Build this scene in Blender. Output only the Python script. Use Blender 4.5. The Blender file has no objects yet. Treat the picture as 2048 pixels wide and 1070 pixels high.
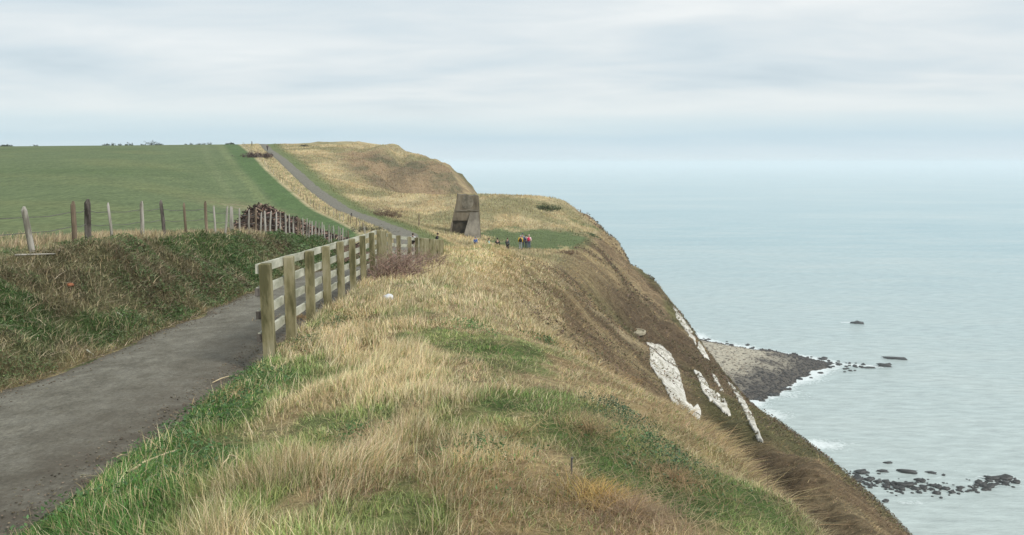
import bpy, math, random
import numpy as np
from math import radians, pi, sin, cos
rng = np.random.default_rng(7); random.seed(7)
scn = bpy.context.scene; col = scn.collection

# ------------------------------------------------------------------ camera, sky, sun, exposure
H = 100.0                       # eye height above the sea
F = 1593.0; PITCH = math.atan(210/F)
cam = bpy.data.cameras.new('camera'); cam.lens = 28.0; cam.sensor_width = 36.0
cam.clip_start = 0.05; cam.clip_end = 120000
camo = bpy.data.objects.new('camera', cam); col.objects.link(camo)
camo.location = (0, 0, H); camo.rotation_euler = (pi/2-PITCH, 0, 0); scn.camera = camo
SUN_EL, SUN_AZ = radians(42), radians(128)      # azimuth clockwise from +Y
wd = bpy.data.worlds.new('World'); scn.world = wd; wd.use_nodes = True
nt = wd.node_tree; nt.nodes.clear()
def N(nt, t, **k):
    n = nt.nodes.new(t)
    for a, b in k.items():
        if a == 'inp':
            for i, v in b.items(): n.inputs[i].default_value = v
        else: setattr(n, a, b)
    return n
def L(nt, a, b): nt.links.new(a, b)
def ramp(nt, fac, stops, interp='LINEAR'):
    r = N(nt, 'ShaderNodeValToRGB'); r.color_ramp.interpolation = interp
    e = r.color_ramp.elements
    while len(e) < len(stops): e.new(0.5)
    for q, (p, c) in zip(e, stops):
        q.position = p; q.color = (c[0], c[1], c[2], 1) if hasattr(c, '__len__') else (c, c, c, 1)
    L(nt, fac, r.inputs[0]); return r.outputs[0]
def mix(nt, f, a, b, mode='MIX'):
    m = N(nt, 'ShaderNodeMix', data_type='RGBA', blend_type=mode)
    for s, v in ((0, f), (6, a), (7, b)):
        if isinstance(v, bpy.types.NodeSocket): L(nt, v, m.inputs[s])
        elif s: m.inputs[s].default_value = (v[0], v[1], v[2], 1) if hasattr(v, '__len__') else (v, v, v, 1)
        else: m.inputs[s].default_value = v
    return m.outputs[2]
def mth(nt, op, a, b=0.0, c=0.0, clamp=False):
    m = N(nt, 'ShaderNodeMath', operation=op, use_clamp=clamp)
    for i, v in enumerate((a, b, c)):
        if isinstance(v, bpy.types.NodeSocket): L(nt, v, m.inputs[i])
        else: m.inputs[i].default_value = v
    return m.outputs[0]
def noise(nt, vec, scale, detail=4, rough=.55, dist=0.0):
    n = N(nt, 'ShaderNodeTexNoise', inp={'Scale': scale, 'Detail': detail, 'Roughness': rough, 'Distortion': dist})
    if vec is not None: L(nt, vec, n.inputs['Vector'])
    return n.outputs[0]
def mapping(nt, vec, sc, loc=(0,0,0), rot=(0,0,0)):
    m = N(nt, 'ShaderNodeMapping'); m.inputs['Scale'].default_value = sc; m.inputs['Location'].default_value = loc
    m.inputs['Rotation'].default_value = rot; L(nt, vec, m.inputs[0]); return m.outputs[0]
sky = N(nt, 'ShaderNodeTexSky'); sky.sky_type = 'NISHITA'; sky.sun_disc = False
sky.sun_elevation = SUN_EL; sky.sun_rotation = SUN_AZ; sky.altitude = 100; sky.dust_density = 2.0
SKYS = 0.094
tc = N(nt, 'ShaderNodeTexCoord')
sep = N(nt, 'ShaderNodeSeparateXYZ'); L(nt, tc.outputs['Generated'], sep.inputs[0])
zc = mth(nt, 'MAXIMUM', sep.outputs[2], 0.0)
zz = mth(nt, 'ADD', zc, 0.15)                       # a cloud layer overhead, seen in perspective
cx = mth(nt, 'DIVIDE', sep.outputs[0], zz); cy = mth(nt, 'DIVIDE', sep.outputs[1], zz)
cmb = N(nt, 'ShaderNodeCombineXYZ'); L(nt, cx, cmb.inputs[0]); L(nt, cy, cmb.inputs[1])
n1 = noise(nt, mapping(nt, cmb.outputs[0], (.8, 1.3, 1), (4.7, 2.4, 0), (0, 0, .3)), 0.75, 4, .48, .6)
n2 = noise(nt, mapping(nt, cmb.outputs[0], (.7, 1.4, 1), (9.1, 5.4, 0), (0, 0, .2)), 2.0, 5, .5, .6)
nn = mth(nt, 'ADD', mth(nt, 'MULTIPLY', n1, .68), mth(nt, 'MULTIPLY', n2, .32))
cloud = ramp(nt, nn, [(.32, (5.1, 6.05, 6.7)), (.45, (6.1, 6.9, 7.4)), (.54, (6.9, 7.45, 7.75)), (.66, (8.0, 8.3, 8.4))])
# bands low over the sea: blue gap, bright streak
zb = mth(nt, 'ADD', zc, mth(nt, 'MULTIPLY', mth(nt, 'SUBTRACT', noise(nt, mapping(nt, tc.outputs['Generated'], (1.4, 1.4, 16)), 2.2, 3), .5), .022))
low = ramp(nt, zb, [(0.0, (6.3, 7.25, 7.8)), (.014, (5.9, 7.1, 7.85)), (.03, (5.1, 6.6, 7.5)), (.048, (6.2, 7.3, 7.8)), (.062, (7.3, 7.9, 8.1)), (.10, (6.6, 7.3, 7.6))])
lf = ramp(nt, zb, [(.045, 1.0), (.10, 0.0)], 'EASE')
cl = mix(nt, mth(nt, 'MULTIPLY', lf, .85), cloud, low); cl = mix(nt, 1.0, cl, (1.03, 1.03, 1.02), 'MULTIPLY')
clear = mix(nt, 1.0, sky.outputs[0], 1.0, 'MULTIPLY')
final = mix(nt, .93, clear, cl)
bg = N(nt, 'ShaderNodeBackground', inp={'Strength': SKYS}); L(nt, final, bg.inputs[0])
wo = N(nt, 'ShaderNodeOutputWorld'); L(nt, bg.outputs[0], wo.inputs[0])
sl = bpy.data.lights.new('sun', 'SUN'); sl.energy = 2.5; sl.angle = radians(14); sl.color = (1, .96, .9)
so = bpy.data.objects.new('sun', sl); col.objects.link(so)
from mathutils import Vector, Matrix
sd = Vector((sin(SUN_AZ)*cos(SUN_EL), cos(SUN_AZ)*cos(SUN_EL), sin(SUN_EL)))
so.rotation_euler = sd.to_track_quat('Z', 'Y').to_euler(); so.location = (0, 0, H+60)
vs = scn.view_settings; vs.view_transform = 'Standard'; vs.look = 'None'; vs.exposure = 0.24; vs.gamma = 1
vs.use_curve_mapping = False
scn.render.engine = 'CYCLES'; scn.cycles.volume_bounces = 3
HAZE = True

# ------------------------------------------------------------------ helpers
def ray(px, py):
    a = (np.asarray(px, float)-1024)/F; b = (535-np.asarray(py, float))/F
    dy = cos(PITCH)+b*sin(PITCH); dz = -sin(PITCH)+b*cos(PITCH)
    return a/dy, dz/dy
def proj(x, y, z):
    z = z-H
    f = y*cos(PITCH)-z*sin(PITCH); u = y*sin(PITCH)+z*cos(PITCH)
    f = np.where(np.abs(f) < 1e-3, 1e-3, f)
    return np.where(f > 0, 1024+F*x/f, -9999), np.where(f > 0, 535-F*u/f, -9999)
def at(px, py, y):
    u, v = ray(px, py); return Vector((float(u)*y, y, H+float(v)*y))
def hsh(i, j, s):
    n = (i*374761393+j*668265263+s*974711) & 0xffffffff
    n = ((n ^ (n >> 13))*1274126177) & 0xffffffff
    return ((n ^ (n >> 16)) & 0xffff)/65535.0
def vn(x, y, s=0):
    xi = np.floor(x).astype(np.int64); yi = np.floor(y).astype(np.int64)
    fx = x-xi; fy = y-yi; fx = fx*fx*(3-2*fx); fy = fy*fy*(3-2*fy)
    a = hsh(xi, yi, s); b = hsh(xi+1, yi, s); c = hsh(xi, yi+1, s); d = hsh(xi+1, yi+1, s)
    return a+(b-a)*fx+(c-a)*fy+(a-b-c+d)*fx*fy
def fb(x, y, s=0, o=4):
    t = 0; a = .5; w = 0
    for k in range(o):
        t = t+a*vn(x*2**k+17.3*k, y*2**k+9.1*k, s+k); w += a; a *= .5
    return t/w
def sst(a, b, x):
    t = np.clip((x-a)/(b-a), 0, 1); return t*t*(3-2*t)
def pchip(X, Y, q):
    X = np.asarray(X, float); Y = np.asarray(Y, float); h = np.diff(X); d = np.diff(Y)/h
    m = np.zeros(len(X)); m[0] = d[0]; m[-1] = d[-1]
    for k in range(1, len(X)-1):
        if d[k-1]*d[k] > 0:
            w1 = 2*h[k]+h[k-1]; w2 = h[k]+2*h[k-1]; m[k] = (w1+w2)/(w1/d[k-1]+w2/d[k])
    i = np.clip(np.searchsorted(X, q)-1, 0, len(X)-2); t = (q-X[i])/h[i]
    t = np.clip(t, 0, 1)
    return ((1+2*t)*(1-t)**2*Y[i]+t*(1-t)**2*h[i]*m[i]+t*t*(3-2*t)*Y[i+1]+t*t*(t-1)*h[i]*m[i+1])

def tag(o, label=None, cat=None, group=None, kind=None):
    if label: o['label'] = label
    if cat: o['category'] = cat
    if group: o['group'] = group
    if kind: o['kind'] = kind
    return o
def empty(name, loc=(0,0,0), rz=0):
    o = bpy.data.objects.new(name, None); o.empty_display_size = .3; col.objects.link(o)
    o.location = loc; o.rotation_euler = (0, 0, rz); return o
def npmesh(name, V, faces, mat=None, cols=None, parent=None, smooth=False, mats=None, midx=None, loc=None):
    """faces: list of int arrays (n,3)/(n,4)"""
    me = bpy.data.meshes.new(name); V = np.asarray(V, np.float32)
    if loc is not None: V = V-np.asarray(loc, np.float32)
    me.vertices.add(len(V)); me.vertices.foreach_set('co', V.ravel())
    fl = [np.asarray(f, np.int32) for f in faces if len(f)]
    idx = np.concatenate([f.ravel() for f in fl]); tot = np.concatenate([np.full(len(f), f.shape[1], np.int32) for f in fl])
    st = np.concatenate([[0], np.cumsum(tot)[:-1]]).astype(np.int32)
    me.loops.add(len(idx)); me.loops.foreach_set('vertex_index', idx)
    me.polygons.add(len(tot)); me.polygons.foreach_set('loop_start', st); me.polygons.foreach_set('loop_total', tot)
    if midx is not None: me.polygons.foreach_set('material_index', np.asarray(midx, np.int32))
    me.update(calc_edges=True)
    if smooth: me.polygons.foreach_set('use_smooth', np.ones(len(tot), bool))
    if cols is not None:
        at_ = me.color_attributes.new('tint', 'FLOAT_COLOR', 'POINT')
        c = np.ones((len(V), 4), np.float32); c[:, :3] = cols; at_.data.foreach_set('color', c.ravel())
    for m in (mats or ([mat] if mat else [])): me.materials.append(m)
    o = bpy.data.objects.new(name, me); col.objects.link(o)
    if parent is not None: o.parent = parent
    if loc is not None: o.location = loc
    return o
class MB:
    def __init__(s): s.v = []; s.f = []
    def add(s, vs_, fs):
        b = len(s.v); s.v += [tuple(v) for v in vs_]; s.f += [tuple(i+b for i in f) for f in fs]; return s
    def box(s, c, d, M=None, taper=1.0, bev=0.0):
        x, y, z = (q/2 for q in d); c = Vector(c); b = bev
        if b:
            vs_ = []
            for zz_, sc in ((-z, 1), (z-b, taper), (z, taper)):
                k = b if zz_ == z else 0
                for (sx, sy) in ((-1,-1),(1,-1),(1,1),(-1,1)): vs_.append(Vector((sx*(x*sc-k), sy*(y*sc-k), zz_)))
            fs = [(3,2,1,0),(8,9,10,11)]+[(i+4*r, (i+1)%4+4*r, (i+1)%4+4*r+4, i+4*r+4) for r in (0,1) for i in range(4)]
        else:
            vs_ = [Vector((sx*x*(taper if sz>0 else 1), sy*y*(taper if sz>0 else 1), sz*z)) for sz in (-1,1) for (sx,sy) in ((-1,-1),(1,-1),(1,1),(-1,1))]
            fs = [(3,2,1,0),(4,5,6,7)]+[(i,(i+1)%4,(i+1)%4+4,i+4) for i in range(4)]
        if M is not None: vs_ = [M@v for v in vs_]
        return s.add([v+c for v in vs_], fs)
    def tube(s, P, R, n=6, cap=True):
        P = [Vector(p) for p in P]; vs_ = []; m = len(P)
        for i, p in enumerate(P):
            t = (P[min(i+1, m-1)]-P[max(i-1, 0)]).normalized()
            a = t.orthogonal().normalized() if i == 0 else (a-t*a.dot(t)).normalized()
            b = t.cross(a)
            for k in range(n):
                an = 2*pi*k/n; vs_.append(p+(a*cos(an)+b*sin(an))*R[i])
        fs = [(i*n+k, i*n+(k+1)%n, (i+1)*n+(k+1)%n, (i+1)*n+k) for i in range(m-1) for k in range(n)]
        if cap: fs += [tuple(range(n))[::-1], tuple((m-1)*n+k for k in range(n))]
        return s.add(vs_, fs)
    def build(s, name, mat, parent=None, smooth=False):
        me = bpy.data.meshes.new(name); me.from_pydata(s.v, [], s.f); me.update()
        if smooth:
            for p in me.polygons: p.use_smooth = True
        me.materials.append(mat); o = bpy.data.objects.new(name, me); col.objects.link(o)
        if parent is not None: o.parent = parent
        return o

# ------------------------------------------------------------------ materials
def newmat(name):
    m = bpy.data.materials.new(name); m.use_nodes = True; nt = m.node_tree
    return m, nt, nt.nodes['Principled BSDF']
def vary(name, c1, c2, scale=8, rough=.85, bump=.3, bscale=None, stretch=(1,1,1), c3=None, spec=.3, lo=.38, hi=.64, obj=True, tint=False, bdist=.02):
    m, nt, b = newmat(name); t = N(nt, 'ShaderNodeTexCoord'); v = mapping(nt, t.outputs['Object'], stretch)
    n = noise(nt, v, scale, 6, .6)
    st = [(lo, c1), (hi, c2)] if c3 is None else [(lo, c1), ((lo+hi)/2, c2), (hi, c3)]
    c = ramp(nt, n, st)
    if tint:
        a = N(nt, 'ShaderNodeAttribute', attribute_name='tint'); c = mix(nt, 1.0, c, a.outputs[0], 'MULTIPLY')
    L(nt, c, b.inputs['Base Color']); b.inputs['Roughness'].default_value = rough
    b.inputs['Specular IOR Level'].default_value = spec
    if bump:
        bn = N(nt, 'ShaderNodeBump', inp={'Strength': bump, 'Distance': bdist}); L(nt, noise(nt, v, bscale or scale*4, 5), bn.inputs['Height'])
        L(nt, bn.outputs[0], b.inputs['Normal'])
    return m
def flat(name, c, rough=.8): return vary(name, [q*.8 for q in c], [min(1, q*1.15) for q in c], 9, rough, .15)
def tintmat(name, rough=.75, trans=0.0, var=.35, vscale=3.0, spec=.2):
    m, nt, b = newmat(name); a = N(nt, 'ShaderNodeAttribute', attribute_name='tint')
    t = N(nt, 'ShaderNodeTexCoord'); n = noise(nt, t.outputs['Object'], vscale, 4, .6)
    c = mix(nt, 1.0, a.outputs[0], ramp(nt, n, [(.3, 1-var), (.7, 1+var)]), 'MULTIPLY')
    L(nt, c, b.inputs['Base Color']); b.inputs['Roughness'].default_value = rough
    b.inputs['Specular IOR Level'].default_value = spec
    if trans:
        tr = N(nt, 'ShaderNodeBsdfTranslucent'); L(nt, c, tr.inputs[0])
        ms = N(nt, 'ShaderNodeMixShader', inp={0: trans}); L(nt, b.outputs[0], ms.inputs[1]); L(nt, tr.outputs[0], ms.inputs[2])
        L(nt, ms.outputs[0], nt.nodes['Material Output'].inputs[0])
    return m
M_blade = tintmat('grass_blade', .6, .18, .28, 1.3)
M_leaf = tintmat('leaf', .5, .25, .25, 2.0, .35)
M_twig = tintmat('twig', .85, 0, .2, 5.0)
def groundmat(name, stretch=(1,1,1), s1=1.5, s2=14, amp=.38, bump=.7, bd=.06, rot=0.0):
    m, nt, b = newmat(name); a = N(nt, 'ShaderNodeAttribute', attribute_name='tint')
    t = N(nt, 'ShaderNodeTexCoord'); v = mapping(nt, t.outputs['Object'], stretch, rot=(0, 0, rot))
    n_a = noise(nt, v, s1, 8, .68); n_b = noise(nt, v, s2, 6, .65)
    c = mix(nt, 1.0, a.outputs[0], ramp(nt, n_a, [(.34, (1-amp, 1-amp*.95, 1-amp*.9)), (.66, (1+amp, 1+amp*.97, 1+amp*.9))]), 'MULTIPLY')
    c = mix(nt, 1.0, c, ramp(nt, n_b, [(.32, .62), (.68, 1.38)]), 'MULTIPLY')
    L(nt, c, b.inputs['Base Color']); b.inputs['Roughness'].default_value = .95; b.inputs['Specular IOR Level'].default_value = .1
    bn = N(nt, 'ShaderNodeBump', inp={'Strength': bump, 'Distance': bd})
    L(nt, mth(nt, 'ADD', n_b, mth(nt, 'MULTIPLY', n_a, 2.0)), bn.inputs['Height']); L(nt, bn.outputs[0], b.inputs['Normal'])
    return m
M_field = groundmat('field_turf', (1.6, .22, 1), .5, 4, .16, .35, .04)
M_bank = groundmat('bank_soil', (1,1,1), 2.5, 18, .4, .9, .08)
M_grassland = groundmat('grassland', (.7,1.3,1), .9, 7, .25, .8, .12)
M_slope = groundmat('slope_turf', (.22,1.3,.3), 1.1, 6, .33, .9, .35, -.25)
M_chalk = vary('chalk', (.27,.25,.19), (.50,.48,.42), 1.6, .9, .6, 4.0, (1,1,.7), c3=(.68,.66,.60), lo=.3, hi=.62, bdist=.4)
M_greenwood = vary('mossy_timber', (.10,.094,.045), (.24,.215,.12), 5, .85, .4, 30, (1,1,.25), c3=(.33,.30,.20), spec=.2)
M_palewood = vary('pale_timber', (.27,.27,.20), (.54,.53,.43), 4, .8, .3, 30, (1,.3,1), spec=.2)
M_greywood = vary('weathered_wood', (.15,.14,.11), (.34,.32,.275), 7, .9, .6, 24, (1,1,.15), c3=(.42,.39,.35))
M_darkwood = vary('dark_wood', (.035,.03,.025), (.17,.15,.13), 7, .9, .6, 24, (1,1,.3))
M_brownwood = vary('brown_wood', (.10,.075,.05), (.27,.21,.15), 7, .9, .6, 24, (1,1,.15))
M_wire = flat('wire', (.12,.11,.10), .5)
M_conc = vary('concrete', (.07,.056,.038), (.165,.138,.098), 1.1, .9, .5, 12, (1,1,.35), c3=(.235,.205,.155), lo=.32, hi=.68)
M_concpale = vary('pale_concrete', (.125,.112,.088), (.25,.225,.18), 1.2, .9, .4, 14, (1,1,.5))
M_concmid = vary('mid_concrete', (.10,.088,.066), (.22,.195,.15), 1.4, .9, .4, 14)
M_concdark = vary('dark_concrete', (.045,.038,.027), (.13,.11,.08), 1.0, .9, .4, 12)  # darker concrete tone for the recessed panel
M_rock = vary('wet_rock', (.010,.010,.009), (.036,.033,.03), .8, .55, .6, 4, spec=.5)
M_boulder = tintmat('boulder', .8, 0, .35, 1.5)
M_stone = vary('white_stone', (.5,.52,.55), (.75,.77,.8), 9, .7, .3)

# ------------------------------------------------------------------ the land as a lofted sheet
# each feature line: y, x, z (z relative to the eye)
RC = [(-40,-4.0,-.2),(-8,-4.1,-1.6),(0,-4.25,-2.1),(5.3,-4.45,-2.42),(8.8,-4.6,-2.63),(12,-4.82,-2.84),(20,-5.32,-3.3),(25,-5.5,-3.56),(31,-5.8,-4.2),(40,-6.3,-5.2),(50,-6.9,-6.25),
      (60,-8.0,-6.7),(75,-10.0,-6.9),(90,-14.8,-6.95),(110,-22.2,-6.9),(135,-32,-5.5),(165,-44,-2.5),(200,-57.5,.9),(240,-72.5,3.7),(270,-83.5,6.1),(300,-94,6.6),(340,-108,4.5),(450,-150,-6)]
RC = np.array(RC)
def off(d, dz, y0=-99):                 # a line parallel to the road centre
    a = RC.copy(); a[:,1] += np.interp(a[:,0], [p[0] for p in d], [p[1] for p in d]); a[:,2] += np.interp(a[:,0], [p[0] for p in dz], [p[1] for p in dz]); return a
F3 = off([(-40,-1.15),(450,-1.25)], [(0,0)])
F4 = off([(-40,1.15),(450,1.25)], [(0,0)])
TX = [
 # field, far left
 [(-40,-70,.5),(0,-45,-1.6),(15,-45,-2.0),(30,-60,-3.0),(50,-85,-3.2),(80,-120,-2.3),(120,-170,-.2),(160,-220,1.6),(200,-270,2.8),(250,-330,3.4),(300,-390,4.2),(450,-560,-3)],
 # field, middle
 [(-40,-25,.3),(0,-20,-1.3),(15,-22,-1.9),(30,-30,-3.1),(50,-38,-4.0),(80,-46,-3.3),(120,-68,-.8),(160,-88,1.4),(200,-108,3.3),(250,-130,5.0),(300,-155,6.1),(450,-230,-3)],
 # top of the bank / field edge
 [(-40,-8.6,.3),(0,-8.5,-1.15),(10,-8.5,-1.45),(14.2,-8.6,-1.63),(18.5,-8.6,-1.76),(21,-8.6,-1.90),(24,-8.6,-2.15),(28,-8.6,-2.55),(34,-8.7,-3.25),(40,-9.1,-4.1),(50,-10.4,-5.7),(60,-12.0,-6.6),(75,-14.2,-6.9),(90,-19,-6.9),(110,-26.8,-6.7),
  (135,-37,-5.0),(165,-50,-1.8),(200,-64,1.6),(240,-79.5,4.1),(270,-91,5.9),(300,-102,6.6),(450,-160,-6)],
 F3, F4,
 # fence line / right verge
 [(-40,-2.4,-.1),(0,-2.7,-2.0),(5,-2.95,-2.3),(10.2,-3.18,-2.56),(12,-3.41,-2.70),(19.3,-3.89,-3.13),(25,-4.12,-3.4),(31,-4.35,-4.1),(40,-4.55,-5.05),(50,-4.72,-6.05),(60,-5.0,-6.6),(75,-7.4,-7.2),(90,-11.3,-7.3),(110,-17.8,-7.5),(135,-27.5,-6.2),(165,-39,-3.0),(200,-52,.5),(240,-66.5,3.7),(270,-77,6.1),(300,-87,6.7),(450,-130,-6)],
 # between fence and crest, later the foot and brow of the far headland
 [(-40,-1.2,-.2),(0,-1.4,-1.85),(5,-1.7,-2.05),(10,-2.1,-2.40),(14,-2.6,-2.68),(20,-3.1,-3.1),(25,-3.5,-3.45),(31,-3.7,-4.1),(40,-3.8,-4.95),(50,-3.9,-5.9),(60,-3.6,-6.6),(75,-4.2,-8.4),(90,-5.5,-9.2),(110,-9.5,-9.0),(135,-14.5,-7.9),(150,-18,-6.1),(165,-24,-6.6),(180,-30,-4.4),(200,-38,-.2),(225,-43,2.0),(240,-47,3.6),(270,-57,6.0),(300,-65,7.5),(340,-80,5),(450,-120,-8)],
 # crest
 [(-40,.5,0),(0,0,-1.62),(5,-.3,-1.87),(10,-1.0,-2.34),(14,-1.6,-2.65),(20,-2.4,-3.06),(25,-2.8,-3.5),(31,-3.0,-4.15),(40,-2.9,-5.0),(50,-2.6,-5.7),(60,-2.2,-6.2),(67,-1.8,-7.7),(75,-1.2,-9.1),(97,0,-10.3),(105,0,-10.2),(120,0,-9.4),(135,-1,-7.6),(150,-3,-5.9),(162,-7,-7.5),(175,-14,-9.8),(188,-21,-8),(200,-26,-2.8),(225,-24,-.3),(240,-31,2.8),(270,-38,4.4),(300,-45,5.9),(340,-60,4),(450,-100,-10)],
 # brow
 [(-40,1.5,-.3),(0,1.5,-1.95),(4.5,1.75,-2.2),(7,2.0,-2.75),(9.5,2.3,-3.2),(11,2.5,-3.6),(12.5,2.0,-3.65),(15,.8,-3.35),(20,-.5,-3.45),(24,-1.0,-3.8),(35,-1.4,-5.2),(50,-1.0,-6.3),(60,.2,-6.9),(70,2.5,-9.3),(85,5,-10.2),(97,7,-10.6),(110,10,-10.6),(125,13,-11),(135,14.5,-11.3),(145,11.5,-8.5),(152,8,-6.8),(165,4,-12),(180,-5,-14),(200,-13,-6.2),(225,-18.5,-1.6),(240,-24,1.2),(270,-34,3.0),(300,-42,4.0),(340,-55,2),(450,-85,-14)],
 # middle of the slope
 [(-40,5.5,-8),(0,5,-8.5),(5,5,-8.8),(12,6.3,-12),(20,7.8,-13.2),(30,9.3,-13.8),(50,11.5,-15.3),(65,12,-16.4),(85,15,-18.5),(110,18,-18),(125,18.5,-15.4),(135,18.5,-15.2),(150,17,-15),(165,11,-21),(180,3,-26),(200,-6,-13.5),(225,-11,-8),(240,-16,-5),(270,-26,-2),(300,-33,0),(340,-45,-4),(450,-75,-20)],
 # edge of the chalk cliff
 [(-40,24,-28),(0,24,-30),(25,24.5,-27),(35,25,-25),(50,25.3,-23.6),(65,26.8,-25.8),(85,26.8,-27.2),(110,26.3,-24.8),(118,23.6,-20.2),(125,21.8,-18),(135,20.5,-18),(150,21,-22),(165,17,-30),(180,12,-35),(200,8,-35),(225,4,-30),(240,-2,-24),(270,-10,-18),(300,-15,-16),(340,-20,-20),(450,-50,-30)],
 # foot of the cliff
 [(-40,34,-101),(0,34,-101),(65,38,-101),(110,37,-101),(135,33,-101),(165,30,-101),(200,24,-101),(240,14,-101),(300,4,-101),(450,-30,-101)],
]
ys = [-40.0]
while ys[-1] < 450: ys.append(ys[-1]+max(.11, .0115*abs(ys[-1]) if ys[-1] > 0 else .12*abs(ys[-1])))
Y = np.array(ys); NR = len(Y)
FX = np.stack([pchip([p[0] for p in T], [p[1] for p in T], Y) for T in TX], 1)
FZ = np.stack([pchip([p[0] for p in T], [p[2] for p in T], Y) for T in TX], 1)
for k in range(1, FX.shape[1]): FX[:, k] = np.maximum(FX[:, k], FX[:, k-1]+.05)
SUB = [60, 46, 34, 8, 8, 34, 34, 40, 84, 60, 14]
S = np.concatenate([k+np.arange(n)/n for k, n in enumerate(SUB)]+[[len(SUB)]]); NC = len(S)
GX = np.empty((NR, NC)); GZ = np.empty((NR, NC))
for r in range(NR):
    GX[r] = np.interp(S, np.arange(len(TX)), FX[r]); GZ[r] = pchip(FX[r], FZ[r], GX[r])
GY = np.repeat(Y[:, None], NC, 1); GS = np.repeat(S[None], NR, 0)
# relief
xx, yy, ss = GX, GY, GS
w_sl = sst(7.9, 8.8, ss)*(1-sst(9.6, 10.05, ss))
rib = fb(yy*.085+xx*.012, xx*.025+3, 11, 4)-.5
rib2 = fb(yy*.33+xx*.03, xx*.07+1, 12, 4)-.5
scar = np.exp(-((yy-62)/16)**2)*sst(8.6,9,ss)
GZ += w_sl*sst(18, 45, yy)*(rib*6.0+rib2*2.6)*(1-.8*sst(9.4, 10, ss))*(1-.65*scar)
GZ += w_sl*(fb(xx*.5, yy*.5, 13, 5)-.5)*1.8*(1-.5*sst(9.4,10,ss))*(1-.6*scar)
GZ += w_sl*(-1.1*np.exp(-((xx-14.3+.10*(yy-42))/1.5)**2)+.9*np.exp(-((xx-17.4+.10*(yy-42))/1.8)**2))*sst(25,32,yy)*(1-sst(50,62,yy))
GZ += w_sl*(.8*np.exp(-((yy-63.5-.12*xx)/1.6)**2)-.8*np.exp(-((yy-67.3-.12*xx)/1.8)**2))*(1-sst(8.9,9.5,ss))
w_top = sst(5.0, 5.6, ss)*(1-sst(7.9, 8.6, ss))
GZ += w_top*((fb(xx*1.1, yy*1.1, 14, 4)-.5)*.22*sst(1.5, 6, yy)+(fb(xx*.12, yy*.12, 15, 3)-.5)*1.3*sst(100, 130, yy))
w_hd = sst(5.6, 6.2, ss)*(1-sst(9, 10, ss))*sst(150, 175, yy)*(1-sst(250, 290, yy))     # the gullied brown headland
GZ += w_hd*((fb(xx*.13+yy*.03, yy*.04, 16, 5)-.5)*10.5*sst(5.9,6.6,ss)*(1-.7*sst(7,8,ss)))
w_bk = sst(1.98, 2.15, ss)*(1-sst(2.86, 2.99, ss))*(1-sst(45, 70, yy))
GZ += w_bk*((fb(xx*.9, yy*.9, 17, 5)-.5)*.85*sst(-5, 4, yy)+(fb(xx*4, yy*4, 18, 3)-.5)*.24)
GZ += (1-sst(1.9, 2, ss))*(fb(xx*.03, yy*.03, 19, 3)-.5)*.5*sst(20, 60, yy)*(1-sst(200, 300, yy))
w_cl = sst(10.02, 10.2, ss)*(1-sst(10.9, 11, ss))
GX += w_cl*(fb(yy*.15, GZ*.08, 21, 4)-.5)*9
GZ += H
def ground(x, y):
    f = np.interp(y, Y, np.arange(NR)); r = int(min(f, NR-2)); t = f-r
    return float((1-t)*np.interp(x, GX[r], GZ[r])+t*np.interp(x, GX[r+1], GZ[r+1]))
def cast(px, py, ymin=2.0, ymax=440):
    u, v = ray(px, py); u = np.atleast_1d(u); v = np.atleast_1d(v); n = len(u)
    done = np.full(n, np.nan); prev = None
    for r in range(np.searchsorted(Y, ymin), np.searchsorted(Y, ymax)):
        d = (H+v*Y[r])-np.interp(u*Y[r], GX[r], GZ[r])
        if prev is not None:
            hit = np.isnan(done) & (d < 0) & (prev >= 0)
            t = prev/(prev-d+1e-12); done[hit] = (Y[r-1]+t*(Y[r]-Y[r-1]))[hit]
        prev = d
    return np.stack([u*done, done, H+v*done], 1)
def gpt(px, py, ymin=2.0):
    p = cast([px], [py], ymin)[0]; return Vector((float(p[0]), float(p[1]), float(p[2])))

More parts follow.
